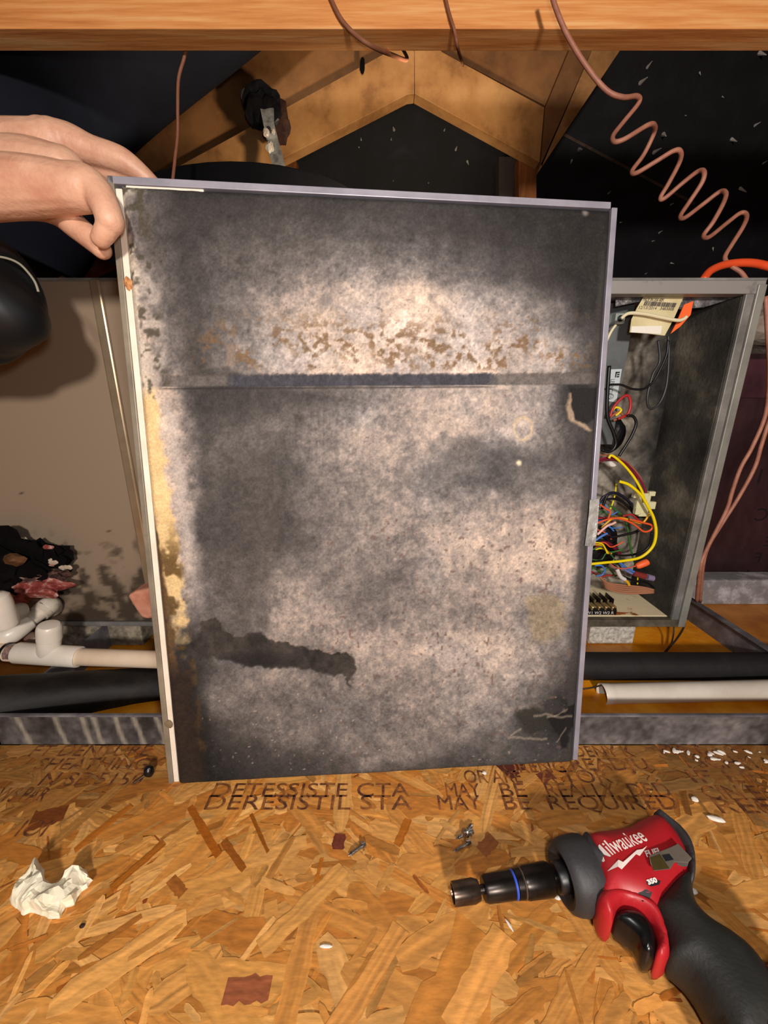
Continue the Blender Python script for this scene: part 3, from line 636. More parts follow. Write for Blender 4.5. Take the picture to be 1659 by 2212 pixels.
# ================================================================== DRAIN PAN
PXL, PXR, PYF, PYB = -.525, .655, .4185, 1.12
pan = empty('drain_pan', (0, PYF, 0), 'galvanised drain pan with dusty lip standing on the strand board', 'drain pan')
box('pan_floor', (PXL, PYF, .0005), (PXR, PYB, .0025), rustfloor, pan)
nx, ny = 420, 22
gx, gz = np.meshgrid(np.linspace(PXL, PXR, nx), np.linspace(.0005, .049, ny))
n1 = vnoise(gx, gz, .035, 41, 5); n2 = vnoise(gx, gz, .008, 42, 3)
val = 96 + 90 * (n1 - .5) + 70 * (n2 - .5) + 26 * np.clip((.02 - gz) / .02, 0, 1) * n2
val = np.where(gx < -.1, val * .82, val)
rc = np.stack([val, val * .965, val * .965], -1)
for sx in (-.485, -.435, -.40, -.385, -.355, -.33, -.30, -.275, -.262):      # dried drips
    wv = .0022 + .0016 * vnoise(gz, gx * 0 + sx, .012, 43, 2)
    k = np.clip(1.6 - np.abs(gx - sx - (gz - .02) * -.12 - .0008 * np.sin(gz * 90 + sx * 400)) / wv, 0, 1)[..., None] * .8
    rc = rc * (1 - k) + np.array([172, 164, 148]) * k
V = np.stack([gx, np.full_like(gx, PYF), gz], -1).reshape(-1, 3)
fl = grid_mesh('front_lip', V, nx, ny, mat('dripped galvanised lip', None, attr='Col', rough=.5, metal=.15, bump=.25, bscale=120, fine=.12), L(np.clip(rc, 0, 255)).reshape(-1, 3), pan)
md = fl.modifiers.new('t', 'SOLIDIFY'); md.thickness = .003; md.offset = -1 if fl.data.polygons[0].normal.y < 0 else 1
box('rolled_rim', (PXL, PYF - .001, .048), (PXR, PYF + .004, .051), galv, pan, .001)
box('side_lip', (PXR - .004, PYF, .0005), (PXR, PYB, .050), galv, pan)
box('rolled_rim', (PXR - .012, PYF, .0485), (PXR + .001, PYB, .052), galv, pan, .001)
box('side_lip', (PXL, PYF, .0005), (PXL + .003, PYB, .050), galv, pan)
box('back_lip', (PXL, PYB - .003, .0005), (PXR, PYB, .050), galv, pan)
# ledge and wrapped bale right of the pan
tag(box('timber_ledge', (PXR + .02, .80, .0), (1.7, .85, .062), mat('thick grey dust', (124, 122, 126), (196, 194, 198), 22, .9, 0, .6, c3=(138, 133, 134)), None, .004), 'dust-covered grey ledge behind the pan corner at far right', 'ledge')
plum = mat('plum plastic wrap', (40, 24, 28), (72, 46, 50), 8, .38, 0, .5, c3=(54, 34, 38), bscale=22, stretch=(1, 1, .5))
bl = empty('wrapped_bale', (1.1, .9, 0), 'dark plum plastic wrapped insulation bale with dark print, behind brown cables at right', 'bale')
zt_ = PY(1600, 762, .87)[2]
box('plastic_wrap', (.665, .872, .0), (1.8, 1.25, zt_), plum, bl, .01)
box('plastic_wrap', (.665, .868, PY(1600, 860, .87)[2]), (1.8, .874, PY(1600, 775, .87)[2]), mat('plum band', (58, 28, 38), (84, 50, 56), 10, .5, 0, .4), bl, .002)
pk = mat('dark print on wrap', (20, 12, 16), rough=.6)
for s_, px, py, sz in (('C', 1655, 1125, .045), ('I', 1640, 1045, .05), ('E', 1662, 1180, .036), ('F', 1640, 1215, .036), ('A', 1622, 1250, .036), ('H', 1660, 1255, .036)):
    q = PY(px, py, .8715)
    text_mesh('wrap_lettering', s_, pk, bl, lambda x, y, q=q: q + np.array([-x, 0, y]), size=sz)
tag(lump('insulation_batt', PY(1650, 725, 1.0) + np.array([.22, .1, .03]), (.30, .10, .06), mat('pale glass wool', (150, 132, 118), (192, 176, 160), 40, .95, 0, .6), None, 6, .25), 'pale glass wool heap on top of the plum bale', 'insulation')
# pink scrap
tag(prism('insulation_scrap', [PY(x, y, .56) for x, y in ((274, 1287), (290, 1278), (325, 1270), (360, 1275), (360, 1330), (318, 1338), (304, 1334), (288, 1310))], (0, .035, 0), mat('pink foam', (186, 118, 96), (214, 152, 126), 40, .8, 0, .3), None, .004), 'pink foam scrap stuck against the cabinet beside panel left edge', 'scrap')

# ================================================================== PIPES
def pipe(name, a, b, r, m, label, cat='pipe', sides=28):
    a, b = np.asarray(a), np.asarray(b); k = 12
    return tag(tube(name, [a + (b - a) * i / k for i in range(k + 1)], r, m, None, sides, 1), label, cat)
pipe('insulated_pipe', PY(1150, 1438, .553), PY(1900, 1440, .553), .0222, foam_black, 'thick black foam insulated pipe lying in the pan at right')
# white open ended pvc pipe
wp = empty('drain_pipe', PY(1300, 1500, .503), 'loose white pvc pipe with open end lying at right in front of black pipe', 'pipe')
A = PY(1301, 1499, .503); B = PY(1900, 1485, .503); dAB = (B - A) / np.linalg.norm(B - A)
lathe('pipe_wall', A, B, [(.02, .0138), (0, .0138), (-.001, .0155), (.0, .0158), (.012, .0159), (.0125, .0155), (.5, .0155)], pvc, wp, 36)
# left: pvc run with tee
tee = empty('pipe_tee', PY(105, 1420, .532), 'white pvc pipe run with capped tee standing at left of panel', 'pipe')
YPp = .532; rp = .0135
def cyl(name, a, b, r, m, par, sides=28, bulge=0):
    a, b = np.asarray(a), np.asarray(b); d = np.linalg.norm(b - a)
    pr = [(0, r * .97), (.001, r), (d - .001, r), (d, r * .97)]
    return lathe(name, a, b, pr, m, par, sides)
warm_pvc = mat('aged pvc', (222, 196, 168), (236, 214, 188), 14, .35, 0, .03)
cyl('pipe', PY(150, 1418, YPp), PY(440, 1428, YPp), rp, warm_pvc, tee)
cyl('tee_body', PY(38, 1410, YPp), PY(172, 1419, YPp), rp * 1.22, pvc, tee)
ttop = PY(107, 1343, YPp); tb_ = PY(105, 1416, YPp)
cyl('tee_branch', tb_, PY(107, 1372, YPp), rp * 1.16, pvc, tee)
lathe('cap', PY(107, 1380, YPp), ttop + np.array([0, 0, .004]), [(0, rp * 1.2), (.0006, rp * 1.24), (.018, rp * 1.22), (.0235, rp * 1.16), (.0262, rp * 1.0), (.0272, rp * .6), (.0275, .0005)], pvc, tee)
cyl('pipe', PY(-60, 1404, YPp), PY(40, 1411, YPp), rp, warm_pvc, tee)
lathe('clamp_band', PY(12, 1408, YPp), PY(20, 1409, YPp), [(0, rp * 1.06), (.004, rp * 1.06)], BLK, tee)
cyl('primer_stain', PY(20, 1409, YPp), PY(37, 1410, YPp), rp * 1.01, mat('purple primer stain', (110, 84, 84), (216, 190, 160), 30, .4, contrast=(.45, .6)), tee)
# second run behind
e2 = empty('pipe_elbow', PY(20, 1330, .57), 'grimy white pvc elbow and pipe slanting behind the capped tee', 'pipe')
cyl('pipe', PY(22, 1368, .56), PY(95, 1318, .60), .0125, pvc_dirty, e2)
tube('elbow', [PY(60, 1342, .58), PY(36, 1360, .563), PY(16, 1372, .553), PY(-10, 1374, .552), PY(-30, 1370, .552)], [.0155, .0165, .017, .0165, .0155], pvc, e2, 24, 5)
tube('elbow', [PY(84, 1326, .594), PY(98, 1314, .605), PY(108, 1308, .612), PY(112, 1316, .625)], [.0155, .0165, .016, .015], pvc_dirty, e2, 24, 5)
e3 = empty('pipe_elbow', PY(5, 1320, .52), 'clean white pvc elbow at the left picture edge above the tee', 'pipe')
lathe('socket', PY(12, 1352, .52), PY(-12, 1282, .52), [(0, .0165), (.004, .0175), (.04, .0175), (.05, .016), (.055, .01)], pvc, e3)
lathe('socket', PY(18, 1325, .55), PY(52, 1318, .57), [(0, .013), (.016, .014), (.022, .012), (.024, .006)], mat('greyish pvc', (170, 168, 150), (200, 196, 180), 20, .4), e3)
tag(lump('fitting', PY(72, 1380, .575), (.014, .01, .012), mat('dull fitting', (96, 76, 66), (130, 104, 92), 20, .5), None, 4, .1), 'small dull pipe fitting behind the tee branch', 'fitting')
# old black insulated pipe at left, nearer and thicker at the far left
ol = tube('insulated_pipe', [PD(-170, 1545, .50), PD(-60, 1528, .53), PD(60, 1512, .56), PD(180, 1497, .59), PD(300, 1485, .62), PD(430, 1480, .64)], [.040, .038, .036, .033, .0305, .030], foam_old, None, 28, 8)
for v in ol.data.vertices:
    p = v.co; k = float(vnoise(p.x * 30, p.z * 30 + p.y * 25, 1, 55, 3)) - .5; v.co = p + Vector((0, 0, k * .006))
tag(ol, 'grimy old black foam insulated pipe below the white tee run', 'pipe')
# black line at left, its highlight built as a thin pale tube
bt = empty('insulated_hose', PD(0, 650, .42), 'black rubber insulated hose bulging in from left under the hand', 'hose')
tube('hose', [PD(-1300, 760, .46), PD(-700, 690, .43), PD(-230, 640, .42), PD(-120, 640, .42), PD(-45, 640, .42), PD(0, 650, .42), PD(30, 655, .42), PD(52, 650, .42), PD(66, 640, .42)], [.07, .075, .075, .074, .069, .056, .044, .031, .004], mat('smooth black rubber', (10, 13, 17), (18, 22, 27), 8, .55), bt, 40, 8)
rim = [PD(x, y, .405) for x, y in ((-60, 553), (-20, 553), (15, 558), (42, 570), (62, 590), (76, 610), (83, 630))]
tube('highlight_rim', rim, .0012, mat('pale highlight', (150, 148, 130), rough=.5), bt, 8, 6)
# corroded debris at left wall
db = empty('corroded_valve', PY(40, 1220, .60), 'corroded black and red service valve remains with crumbling scale, far left', 'valve')
lump('black_core', PY(10, 1225, .60), (.075, .02, .062), mat('soot', (5, 4, 5), (14, 11, 11), 30, .9, spec=.1), db, 12, .6, 4, 5)
lump('black_core', PY(75, 1205, .612), (.05, .012, .028), MATS['soot'], db, 19, .8, 4, 5)
lump('scale_crust', PY(70, 1245, .60), (.045, .012, .014), mat('brown scale', (50, 30, 24), (150, 120, 100), 60, .8, 0, .5, c3=(82, 54, 44)), db, 21, .9, 4, 6)
lump('red_scale', PY(80, 1268, .59), (.055, .015, .016), mat('red scale', (110, 34, 30), (196, 160, 150), 70, .7, 0, .5, c3=(146, 70, 62)), db, 13, .6)
lump('red_scale', PY(30, 1290, .585), (.03, .012, .015), mat('rust red scale', (100, 32, 16), (132, 50, 30), 70, .7, 0, .5), db, 15, .6)
lump('brass_nut', PY(32, 1208, .578), (.016, .008, .010), mat('brown brass', (80, 52, 30), (110, 74, 42), 40, .6, .2), db, 16, .5, 2)
for q in range(34):
    px = random.uniform(15, 150); py = 1175 + (px - 20) * .55 + random.gauss(0, 22)
    m_ = random.choice((MATS['soot'], MATS['soot'], MATS['red scale'], mat('white flakes', (190, 170, 150), rough=.6)))
    r_ = random.uniform(.002, .006); lump('scale_flake', PY(px, py, .62 - random.uniform(0, .02)), (r_ * 2, r_ * .5, r_), m_, db, q, .6, 2)

# ================================================================== HELD PANEL
H_ = .665
BL = PZ(365, 1692, .0005); BR = PZ(1247, 1642, .0005)
def up_corner(px, py, B):
    d = ray(px, py); w_ = CAM - B; a_ = d @ d; b2 = 2 * d @ w_; c2 = w_ @ w_ - H_ * H_
    return CAM + d * ((-b2 + math.sqrt(b2 * b2 - 4 * a_ * c2)) / (2 * a_))
TL = up_corner(232, 380, BL); TR = up_corner(1334, 438, BR)
PN = np.cross(BR - BL, TL - BL); PN = PN / np.linalg.norm(PN)
if PN[1] > 0: PN = -PN
WP = np.linalg.norm(BR - BL)
def pp(s, t, n=0):
    s = np.asarray(s, float)[..., None]; t = np.asarray(t, float)[..., None]; n = np.asarray(n, float)[..., None]
    return (BL * (1 - s) + BR * s) * (1 - t) + (TL * (1 - s) + TR * s) * t + PN * n
panel = empty('access_panel', BL, 'soiled insulation-lined sheet metal access panel held upright on the strand board', 'panel')
tray = mat('lavender grey metal edge', (146, 144, 156), (170, 168, 180), 20, .4, .25, .02)
tray_side = mat('dull metal edge', (120, 112, 98), (150, 140, 122), 20, .45, .2, .05)
def pbox(name, s0, s1, t0, t1, n0, n1, m, bevel=.0006):
    bm = bmesh.new(); v = [bm.verts.new(tuple(pp(s, t, n))) for s in (s0, s1) for t in (t0, t1) for n in (n0, n1)]
    for f in ((0, 1, 3, 2), (4, 6, 7, 5), (0, 4, 5, 1), (2, 3, 7, 6), (0, 2, 6, 4), (1, 5, 7, 3)): bm.faces.new([v[i] for i in f])
    return bm_obj(name, bm, m, panel, bevel=bevel)
pbox('metal_back', .0, 1.0, 0, .998, -.0145, -.013, tray)
pbox('left_flange', .0, .011, 0, 1.0, -.013, .001, tray_side)
pbox('top_flange', .0, .985, .990, 1.0, -.013, .001, tray)
pbox('right_flange', .9875, 1.0, 0, .992, -.013, .001, tray)
gk = mat('white gasket', (226, 212, 192), (240, 230, 214), 30, .6, 0, .1)
pbox('gasket_strip', .0112, .0225, .0, .985, -.012, -.0005, gk)
pbox('gasket_strip', .03, .17, .9795, .9895, -.012, -.0003, gk)
# liner
nx, ny = 420, 530
ss, tt = np.meshgrid(np.linspace(.0232, .986, nx), np.linspace(-.004, .988, ny))
base = pp(ss, tt, 0)
rel = base - CAM; dep = rel[..., 1] * CT - rel[..., 2] * ST
PX = 829.5 + FPX * rel[..., 0] / dep; PYy = 1106 - FPX * (rel[..., 1] * ST + rel[..., 2] * CT) / dep
# stain and tone map: brightness read off the panel at marked places (position in the photograph's frame, measured once)
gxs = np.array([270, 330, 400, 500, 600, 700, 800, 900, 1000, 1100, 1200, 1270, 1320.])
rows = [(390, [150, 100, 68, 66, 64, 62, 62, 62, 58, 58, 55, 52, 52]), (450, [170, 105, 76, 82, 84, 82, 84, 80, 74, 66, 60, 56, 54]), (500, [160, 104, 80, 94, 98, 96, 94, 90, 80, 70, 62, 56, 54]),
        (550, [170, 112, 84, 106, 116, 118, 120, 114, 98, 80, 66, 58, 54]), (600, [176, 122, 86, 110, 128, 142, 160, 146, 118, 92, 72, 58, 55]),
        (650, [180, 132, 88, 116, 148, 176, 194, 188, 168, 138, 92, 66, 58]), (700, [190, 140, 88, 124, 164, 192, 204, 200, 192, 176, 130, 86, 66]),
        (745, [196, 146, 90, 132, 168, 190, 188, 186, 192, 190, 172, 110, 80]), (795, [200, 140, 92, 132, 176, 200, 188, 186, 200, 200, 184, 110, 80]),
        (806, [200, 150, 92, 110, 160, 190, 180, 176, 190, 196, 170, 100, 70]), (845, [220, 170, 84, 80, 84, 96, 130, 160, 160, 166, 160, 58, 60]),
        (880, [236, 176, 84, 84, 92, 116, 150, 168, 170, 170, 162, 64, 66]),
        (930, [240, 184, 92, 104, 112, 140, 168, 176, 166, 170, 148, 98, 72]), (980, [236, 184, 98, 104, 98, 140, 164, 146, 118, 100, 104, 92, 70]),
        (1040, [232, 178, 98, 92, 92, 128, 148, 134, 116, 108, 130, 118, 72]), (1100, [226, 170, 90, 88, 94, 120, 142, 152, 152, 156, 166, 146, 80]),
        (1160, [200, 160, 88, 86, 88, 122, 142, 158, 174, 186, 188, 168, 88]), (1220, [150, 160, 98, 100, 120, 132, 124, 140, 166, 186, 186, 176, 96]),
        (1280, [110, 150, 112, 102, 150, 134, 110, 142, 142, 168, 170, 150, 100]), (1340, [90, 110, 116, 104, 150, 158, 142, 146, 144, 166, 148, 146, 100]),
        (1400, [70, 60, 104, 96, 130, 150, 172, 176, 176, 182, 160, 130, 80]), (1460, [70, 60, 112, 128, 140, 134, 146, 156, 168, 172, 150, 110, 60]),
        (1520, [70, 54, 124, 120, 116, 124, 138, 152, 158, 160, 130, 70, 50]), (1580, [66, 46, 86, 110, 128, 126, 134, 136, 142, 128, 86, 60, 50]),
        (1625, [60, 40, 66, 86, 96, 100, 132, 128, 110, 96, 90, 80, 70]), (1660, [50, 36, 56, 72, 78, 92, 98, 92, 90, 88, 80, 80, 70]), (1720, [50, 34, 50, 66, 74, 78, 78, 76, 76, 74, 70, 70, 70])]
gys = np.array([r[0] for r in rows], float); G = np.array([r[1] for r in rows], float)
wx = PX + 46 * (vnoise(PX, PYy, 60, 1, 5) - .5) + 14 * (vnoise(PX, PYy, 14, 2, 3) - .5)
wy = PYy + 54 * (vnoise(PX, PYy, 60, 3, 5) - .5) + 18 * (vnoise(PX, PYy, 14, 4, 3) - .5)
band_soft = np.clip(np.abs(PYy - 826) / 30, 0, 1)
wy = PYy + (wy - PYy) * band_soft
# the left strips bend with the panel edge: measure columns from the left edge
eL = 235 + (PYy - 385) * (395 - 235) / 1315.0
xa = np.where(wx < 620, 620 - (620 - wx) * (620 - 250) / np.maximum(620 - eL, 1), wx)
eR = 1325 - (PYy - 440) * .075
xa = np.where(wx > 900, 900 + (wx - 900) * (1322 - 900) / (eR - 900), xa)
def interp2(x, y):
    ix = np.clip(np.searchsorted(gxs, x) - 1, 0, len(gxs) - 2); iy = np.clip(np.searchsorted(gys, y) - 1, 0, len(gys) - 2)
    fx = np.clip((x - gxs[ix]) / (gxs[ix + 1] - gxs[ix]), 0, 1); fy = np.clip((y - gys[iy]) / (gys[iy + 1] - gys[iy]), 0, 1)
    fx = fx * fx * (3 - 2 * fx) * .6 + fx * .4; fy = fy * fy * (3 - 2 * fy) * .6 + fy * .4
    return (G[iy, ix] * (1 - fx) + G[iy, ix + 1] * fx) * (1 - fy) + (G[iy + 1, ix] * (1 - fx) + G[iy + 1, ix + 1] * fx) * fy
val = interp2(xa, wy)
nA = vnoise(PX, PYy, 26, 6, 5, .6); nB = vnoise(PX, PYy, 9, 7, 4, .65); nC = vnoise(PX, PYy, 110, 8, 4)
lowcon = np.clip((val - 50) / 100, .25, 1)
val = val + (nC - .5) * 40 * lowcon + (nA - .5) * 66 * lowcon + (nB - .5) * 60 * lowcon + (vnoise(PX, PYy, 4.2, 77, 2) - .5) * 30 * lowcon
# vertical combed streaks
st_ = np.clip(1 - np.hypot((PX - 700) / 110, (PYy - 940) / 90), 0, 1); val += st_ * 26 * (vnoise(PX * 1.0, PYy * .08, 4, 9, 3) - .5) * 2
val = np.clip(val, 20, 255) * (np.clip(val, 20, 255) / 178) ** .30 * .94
warm = np.clip((val - 100) / 100, 0, 1)
col = np.stack([val * (1.02 + .02 * warm), val * (.965 - .035 * warm), val * (.94 - .10 * warm)], -1)
cool = np.clip((vnoise(PX, PYy, 130, 14, 3) - .48) * 3, 0, 1)[..., None]; col = col * (1 - cool * .5) + np.stack([val * .98, val * .965, val * .975], -1) * cool * .5
def blend(mask, c, k=1.0):
    global col
    m_ = np.clip(mask, 0, 1)[..., None] * k; col = col * (1 - m_) + np.asarray(c, float) * m_
# speckles of brown mould in the lower half of the top section
sp1 = vnoise(PX, PYy, 11, 16, 3, .6); mk = np.clip((sp1 - .49) * 7, 0, 1) * np.clip((PYy - 660) / 70, 0, 1) * np.clip((806 - PYy) / 14, 0, 1) * np.clip((PX - 400) / 60, 0, 1) * np.clip((1300 - PX) / 60, 0, 1)
mk *= np.clip((vnoise(PX, PYy, 60, 17, 2) - .30) * 4, 0, 1); blend(mk, (116, 90, 64), .85)
sp2 = vnoise(PX, PYy, 9, 18, 2, .5); mk = np.clip((sp2 - .74) * 12, 0, 1) * np.clip((PYy - 1060) / 60, 0, 1) * np.clip((PX - 620) / 80, 0, 1); blend(mk, (104, 84, 76), .7)
sp3 = vnoise(PX, PYy, 5, 19, 2, .5); blend(np.clip((sp3 - .80) * 12, 0, 1) * (PX > 360), (72, 64, 60), .5)
sp4 = vnoise(PX, PYy, 7, 20, 2, .5); blend(np.clip((sp4 - .83) * 12, 0, 1) * np.clip((PYy - 1450) / 60, 0, 1), (206, 190, 172), .6)
def poly_mask(poly, soft=5, warp=9, ws=16, seed=30):
    x = PX + warp * 2 * (vnoise(PX, PYy, ws, seed, 4) - .5); y = PYy + warp * 2 * (vnoise(PX, PYy, ws, seed + 1, 4) - .5)
    ins = np.zeros(x.shape, bool); dist = np.full(x.shape, 1e9); k = len(poly)
    for i in range(k):
        (x1, y1), (x2, y2) = poly[i], poly[(i + 1) % k]
        if y1 != y2: ins ^= ((y1 > y) != (y2 > y)) & (x < (x2 - x1) * (y - y1) / (y2 - y1) + x1)
        dx, dy = x2 - x1, y2 - y1; t = np.clip(((x - x1) * dx + (y - y1) * dy) / (dx * dx + dy * dy + 1e-9), 0, 1)
        dist = np.minimum(dist, np.hypot(x - x1 - t * dx, y - y1 - t * dy))
    sd = np.where(ins, dist, -dist); return np.clip(sd / soft + .5, 0, 1)
jit = 1 + (nB - .5)[..., None] * .5
# fold band
bt_ = 816 + (PX - 320) * -.006; fold = np.clip((PYy - (bt_ - 6 + 8 * (nB - .5))) / 4, 0, 1) * np.clip(((bt_ + 22) - PYy) / 3, 0, 1)
blend(fold * np.clip((PX - 320) / 30, 0, 1), np.array([98, 92, 88]) * jit, .9)
dk = np.clip((PX - 480 + 60 * (nA - .5)) / 20, 0, 1) * np.clip((1062 - PX + 60 * (nA - .5)) / 24, 0, 1)
blend(fold * dk, np.array([62, 62, 70]) * jit, .92)
blend(np.clip(1 - np.abs(PYy - (bt_ + 25)) / 3, 0, 1) * np.clip((PX - 330) / 30, 0, 1) * np.clip((1080 - PX) / 40, 0, 1), (44, 38, 36), .75)
# left strips
u = PX - eL - (PYy - 385) * 0
nS = vnoise(PX, PYy, 20, 33, 4) - .5
yl = np.clip((PYy - 830) / 30, 0, 1) * np.clip((1420 - PYy + 200 * nS) / 130, 0, 1)
yw = 52 + 26 * nS + np.clip((PYy - 900) / 400, 0, 1) * 8
blend(np.clip((yw - u) / 10, 0, 1) * yl, np.array([226, 194, 138]) * (1 + (nA - .5)[..., None] * .25), .93)
blend(np.clip(1 - np.abs(u - yw - 20) / 24, 0, 1) * np.clip((PYy - 850) / 40, 0, 1) * np.clip((1330 - PYy) / 150, 0, 1), (196, 186, 178), .6)
blend(np.clip((38 + 44 * nS - u) / 12, 0, 1) * (1 - np.clip((PYy - 835) / 30, 0, 1)), (226, 214, 190), .8)
blend(np.clip((92 - u) / 26, 0, 1) * np.clip((vnoise(PX, PYy, 26, 78, 3) - .42) * 6, 0, 1) * np.clip((PYy - 560) / 40, 0, 1) * np.clip((840 - PYy) / 20, 0, 1), (196, 184, 172), .6)
blend(np.clip((90 - u) / 30, 0, 1) * np.clip((430 - PYy) / 14, 0, 1) * np.clip((nA - .38) * 6, 0, 1), (206, 196, 178), .8)
blend(np.clip((vnoise(PX, PYy, 18, 34, 3) - .56) * 8, 0, 1) * np.clip((92 - u) / 22, 0, 1) * np.clip((900 - PYy) / 60, 0, 1), (76, 70, 58), .85)
dm = np.clip((vnoise(PX, PYy, 22, 35, 3) - .48) * 7, 0, 1) * np.clip((66 - u) / 14, 0, 1) * np.clip((PYy - 1120) / 90, 0, 1); blend(dm, (84, 62, 32), .85)
bw = 14 + np.clip((PYy - 1100) / 600, 0, 1) * 22
blend(np.clip((bw + 10 * nS - u) / 6, 0, 1) * np.clip((PYy - 1110) / 40, 0, 1), np.array([88, 66, 44]) * jit, .95)
blend(np.clip((62 + 24 * nS - u) / 16, 0, 1) * np.clip((PYy - 1420) / 40, 0, 1), np.array([40, 31, 26]) * jit, .92)
# torn dark patches
er = np.clip((26 - (eR - PX) - 10 * nS) / 8, 0, 1); blend(er * np.clip((PYy - 500) / 100, 0, 1), (64, 60, 58), .7)
m1 = poly_mask([(436, 1342), (470, 1334), (486, 1362), (510, 1376), (560, 1366), (600, 1384), (690, 1404), (745, 1410), (766, 1422), (768, 1450), (758, 1458), (757, 1482), (753, 1482), (750, 1458), (700, 1452), (640, 1440), (560, 1438), (500, 1426), (440, 1420), (400, 1412), (404, 1392), (430, 1382)], 4, 10)
blend(m1, np.array([50, 46, 43]) * (1 + (nA - .5)[..., None] * 1.3), .95)
blend(np.clip(1 - np.hypot((PX - 560) / 100, (PYy - 1425) / 26), 0, 1) * m1 * 1.6, (30, 28, 28), .7)
m2 = poly_mask([(1230, 842), (1290, 838), (1290, 905), (1266, 915), (1240, 905), (1236, 880)], 4, 5); blend(m2, (34, 31, 32), .97)
m2b = poly_mask([(1226, 850), (1236, 850), (1240, 900), (1262, 918), (1278, 928), (1270, 934), (1240, 915), (1222, 905)], 5, 6, 14, 50) * (1 - m2); blend(m2b, (196, 168, 140), .7)
m3 = poly_mask([(1180, 1555), (1240, 1520), (1246, 1560), (1225, 1580), (1222, 1615), (1208, 1618), (1206, 1585), (1188, 1570)], 4, 8, 14, 52); blend(m3, (26, 24, 24), .95)
m3b = poly_mask([(1110, 1535), (1150, 1525), (1190, 1550), (1195, 1570), (1150, 1580), (1120, 1570)], 10, 12, 18, 54) * (1 - m3); blend(m3b, (46, 44, 38), .85)
m4 = poly_mask([(1142, 1290), (1180, 1280), (1225, 1300), (1222, 1350), (1200, 1380), (1140, 1385), (1136, 1340)], 12, 14, 26, 56); blend(m4, np.array([140, 126, 102]) * jit, .75)
m5 = poly_mask([(395, 980), (500, 950), (598, 1000), (608, 1100), (600, 1180), (584, 1260), (584, 1360), (395, 1350)], 14, 10, 20, 58) * np.clip((PX - 470) / 90, 0, 1); blend(m5, np.array([84, 78, 74]) * jit, .55)
m6 = np.clip(1 - np.abs(np.hypot((PX - 1128) / 20, (PYy - 926) / 26) - 1 + .5 * (nA - .5)) / .22, 0, 1); blend(m6, (208, 184, 144), .7)
blend(np.clip(1.4 - np.hypot(PX - 1119, PYy - 1000) / 6, 0, 1), (228, 214, 180)); blend(np.clip(1.4 - np.hypot(PX - 1262, PYy - 462) / 7, 0, 1), (150, 140, 134), .8)
m7 = poly_mask([(488, 745), (505, 745), (510, 780), (500, 797), (487, 792), (492, 770)], 4, 4, 14, 60); blend(m7, (132, 116, 104), .9)
for q in range(5):                                                     # cracks beside the torn corner
    x0, y0_, x1, y1_ = [(1095, 1590, 1180, 1592), (1150, 1540, 1235, 1548), (1180, 1548, 1225, 1530), (1100, 1585, 1125, 1570), (1200, 1600, 1222, 1570)][q]
    yy_ = y0_ + (PX - x0) * (y1_ - y0_) / (x1 - x0) + 12 * (vnoise(PX, PYy * 0, 24, 62 + q, 3) - .5)
    blend(np.clip(1.3 - np.abs(PYy - yy_) / 3, 0, 1) * (PX > x0) * (PX < x1), (166, 152, 134), .55)
# edge grime right
blend(np.clip((1.0 - (tt - -.004) / .012), 0, 1), (52, 44, 38), .6)
# relief: recessed fold, torn facing, rounded border
bord = np.minimum(np.minimum((ss - .0232) * WP, (.986 - ss) * WP), np.minimum((tt + .004) * H_, (.988 - tt) * H_))
n_off = .0025 + .0016 * (nC - .5) + .0007 * (nA - .5) - fold * .0016 - m1 * .0010 - m2 * .0012 - m3 * .0012 - np.clip(1 - bord / .006, 0, 1) ** 2 * .004
V = pp(ss, tt, n_off).reshape(-1, 3)
liner_mat = mat('mould stained fibre liner', None, attr='Col', rough=.82, bump=.45, bscale=420, fine=.17, spec=.25)
ln = grid_mesh('insulation_liner', V, nx, ny, liner_mat, L(np.clip(col, 8, 250)).reshape(-1, 3), panel)
pbox('liner_core', .0240, .985, -.003, .987, -.0128, -.0025, mat('liner edge', (86, 70, 50), (140, 118, 84), 60, .9, 0, .4))
# foil tape on the right edge
bm = bmesh.new(); tp = [(.972, .455), (1.001, .46), (1.003, .392), (.985, .375), (.968, .380), (.970, .42)]
def px_to_st(px, py):
    best = np.argmin((PX - px) ** 2 + (PYy - py) ** 2); return ss.ravel()[best], tt.ravel()[best]
tpix = [(1268, 1078), (1290, 1076), (1288, 1110), (1285, 1150), (1281, 1176), (1270, 1178), (1258, 1176), (1262, 1150), (1266, 1110)]
pts_ = []
for (x, y) in tpix:
    s_, t_ = px_to_st(min(x, 1268), y); s_ += (x - 1268) / 960 if x > 1268 else 0; pts_.append(pp(s_, t_, .0042 + random.uniform(-.0006, .0006)))
add_prism(bm, pts_, tuple(PN * .0006)); bm_obj('foil_tape', bm, mat('wrinkled foil tape', (150, 150, 148), (206, 206, 202), 70, .35, .5, .8, bscale=120), panel)
sc_p = pp(.019, .37, .0005); lump('rust_spot', pp(.018, .855, -.0004), (.0042, .0012, .0065), mat('brown rust', (150, 84, 40), (206, 150, 96), 200, .8), panel, 3, .5, 3)
lump('screw_hole_rust', pp(.012, .12, .0), (.005, .002, .006), mat('dull rust', (120, 104, 76), rough=.8), panel, 5, .3, 2)

